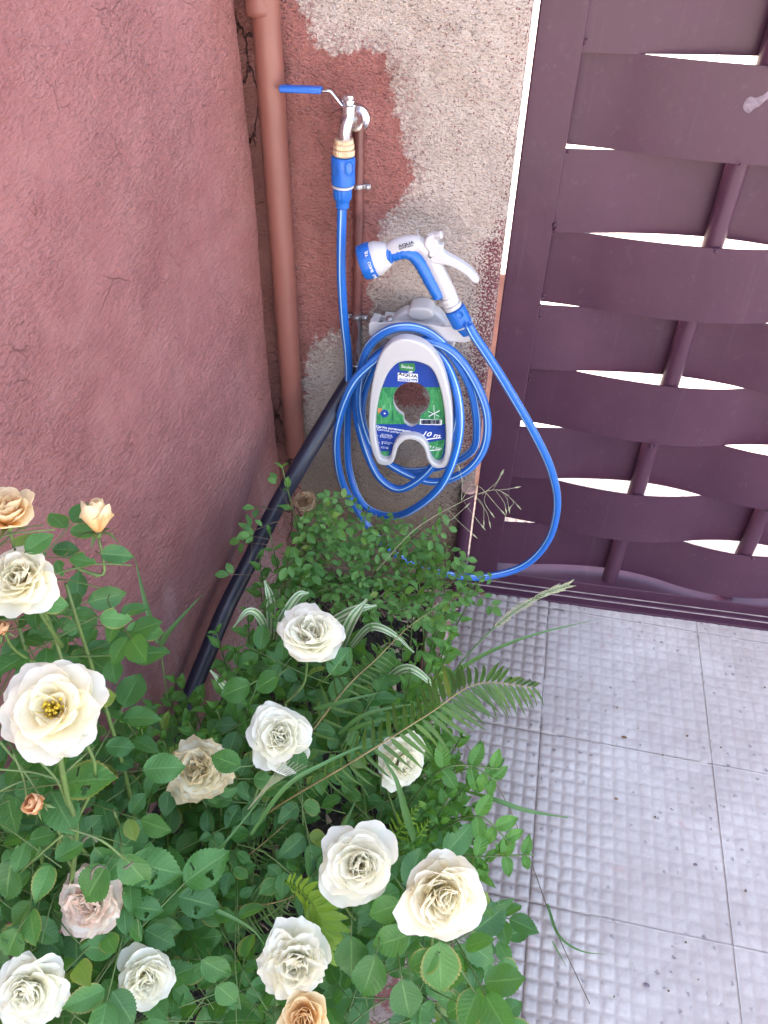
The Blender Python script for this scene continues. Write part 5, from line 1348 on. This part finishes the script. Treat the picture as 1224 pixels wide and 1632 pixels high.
blade('blade', M_grassblade, [atd(*q) for q in ((740, 1260, 1.18), (790, 1275, 1.14), (840, 1292, 1.15), (905, 1303, 1.2))], .007, gs, .3, lambda t: math.sin(min(1, .1+t)*PI*.93)**.8)
# open panicle in front of the hinge
pn = empty('seed_panicle', atd(640, 900, 1.36), 'fine dry grass panicle arching in front of the gate stile', 'grass')
st_ = crom([atd(600, 910, 1.36), atd(660, 845, 1.30), atd(735, 800, 1.27), atd(785, 781, 1.26), (atd(812, 790, 1.26))], 10)
MB().tube(st_, [.0009-.0006*i/(len(st_)-1) for i in range(len(st_))], 5).build('stalk', M_straw, pn)
m = MB()
for (x0, y0, x1, y1, x2, y2) in ((735, 798, 758, 772, 800, 815), (757, 790, 775, 815, 780, 833), (757, 790, 770, 805, 771, 832), (740, 800, 750, 815, 768, 838), (785, 781, 795, 765, 800, 755), (785, 781, 805, 780, 822, 777),
                            (800, 784, 808, 795, 811, 810), (800, 784, 815, 795, 825, 806), (790, 782, 803, 800, 806, 812), (805, 786, 818, 800, 814, 808), (775, 784, 772, 800, 783, 818), (712, 810, 730, 830, 754, 852), (735, 798, 737, 770, 732, 748), (768, 788, 790, 770, 798, 756), (700, 816, 715, 830, 742, 808)):
    q = crom([atd(x0, y0, 1.265), atd(x1, y1, 1.255), atd(x2, y2, 1.26)], 4); m.tube(q, .0004, 4)
    e = q[-1]; dd = (q[-1]-q[-2]).normalized(); m.tube([e-dd*.004, e+dd*.002, e+dd*.010], [.0003, .0013, .0002], 5)
m.build('spikelets', M_straw, pn)
# fine straw seed head below the middle white rose
m = MB()
for k in range(6):
    e = atd(455+k*7, 1210+k*2, .96); q = crom([atd(395, 1290, 1.0), atd(425+k*2, 1250, .97), e], 4); m.tube(q, .0006, 4)
o = m.build('dry_grass_tuft', M_straw); tag(o, 'tuft of thin straw coloured grass below the middle white rose', 'grass')
# trailing weed on the paving
wd = empty('trailing_weed', atz(790, 1290, .03), 'thin wiry weed trailing over the paving below the mint', 'weed')
tr = crom([atd(745, 1190, 1.2), atd(800, 1265, 1.22), atz(845, 1370, .03), atz(885, 1480, .02), atz(940, 1600, .012)], 10)
MB().tube(tr, .0008, 5).build('stalk', M_woody, wd)
blade('blade', M_grassblade, [atz(872, 1440, .02), atz(890, 1490, .02), atz(925, 1515, .015), atz(970, 1522, .012)], .006, wd, .3, tp)
blade('blade', M_grassblade, [atz(880, 1500, .012), atz(905, 1545, .012)], .003, wd, .3, tp)
w2 = empty('trailing_weed', atz(718, 1560, .01), 'thin stalk with two pairs of small round leaves beside the kerb', 'weed')
MB().tube(crom([atd(720, 1490, .98), atd(722, 1540, 1.1), atz(719, 1590, .02), atz(718, 1650, .01)], 5), .0012, 5).build('stalk', M_woody, w2)
for x, y, s in ((718, 1560, -1), (718, 1556, 1), (719, 1612, -1), (719, 1610, 1)):
    p = atz(x, y, .03); inst('leaf', SMALL.hi[0], leafmat(p, Vector((s, .25*rnd.random(), .1)), Vector((0, -.2, 1)), .022), w2.id_data if False else w2)
# fallen scraps on the paving
for x, y, mt, s, lab_ in ((1030, 1570, M_splash, .004, 'tiny pale stone chip low on the open paving'), (1108, 1378, M_splash, .003, 'tiny white chip on the smeared paving'), (995, 1175, M_deadleaf, .004, 'dark seed on the paving near the gate'),
                     (982, 1273, M_deadleaf, .003, 'small round dark seed on the middle of the paving'), (757, 1594, M_deadleaf, .006, 'curled brown leaf scrap beside the kerb at the bottom'), (770, 947, M_deadleaf, .006, 'dark dry scrap on the paving at the track end')):
    p = atz(x, y, .006); m = MB(); m.lathe(p, (rnd.uniform(-.2, .2), .1, 1), [(0, -s*.4), (s*.7, -s*.2), (s, .1*s), (s*.5, s*.4), (0, s*.45)], 7)
    o = m.build('debris', mt, sharp=20)
    for vv in o.data.vertices: vv.co.x = p.x+(vv.co.x-p.x)*1.5+rnd.uniform(-s, s)*.25
    tag(o, lab_, 'debris')
m = MB()
for k in range(150):
    y = rnd.uniform(-1.2, .05); x = KX+abs(rnd.gauss(0, .035))+.004 if rnd.random() < .7 else rnd.uniform(0, .9)
    sz = rnd.uniform(.0008, .0026); p = Vector((x, y, .0045)); 
    m.lathe(p, rvec(1), [(0, -sz), (sz, -sz*.2), (sz*.7, sz*.6), (0, sz)], 5)
o = m.build('soil_crumbs', M_woody, sharp=20); tag(o, 'tiny crumbs of soil scattered along the kerb on the paving', 'crumbs', kind='stuff')
print('objects', len(bpy.data.objects), 'tris approx', sum(len(o.data.polygons) for o in bpy.data.objects if o.type == 'MESH')*2)
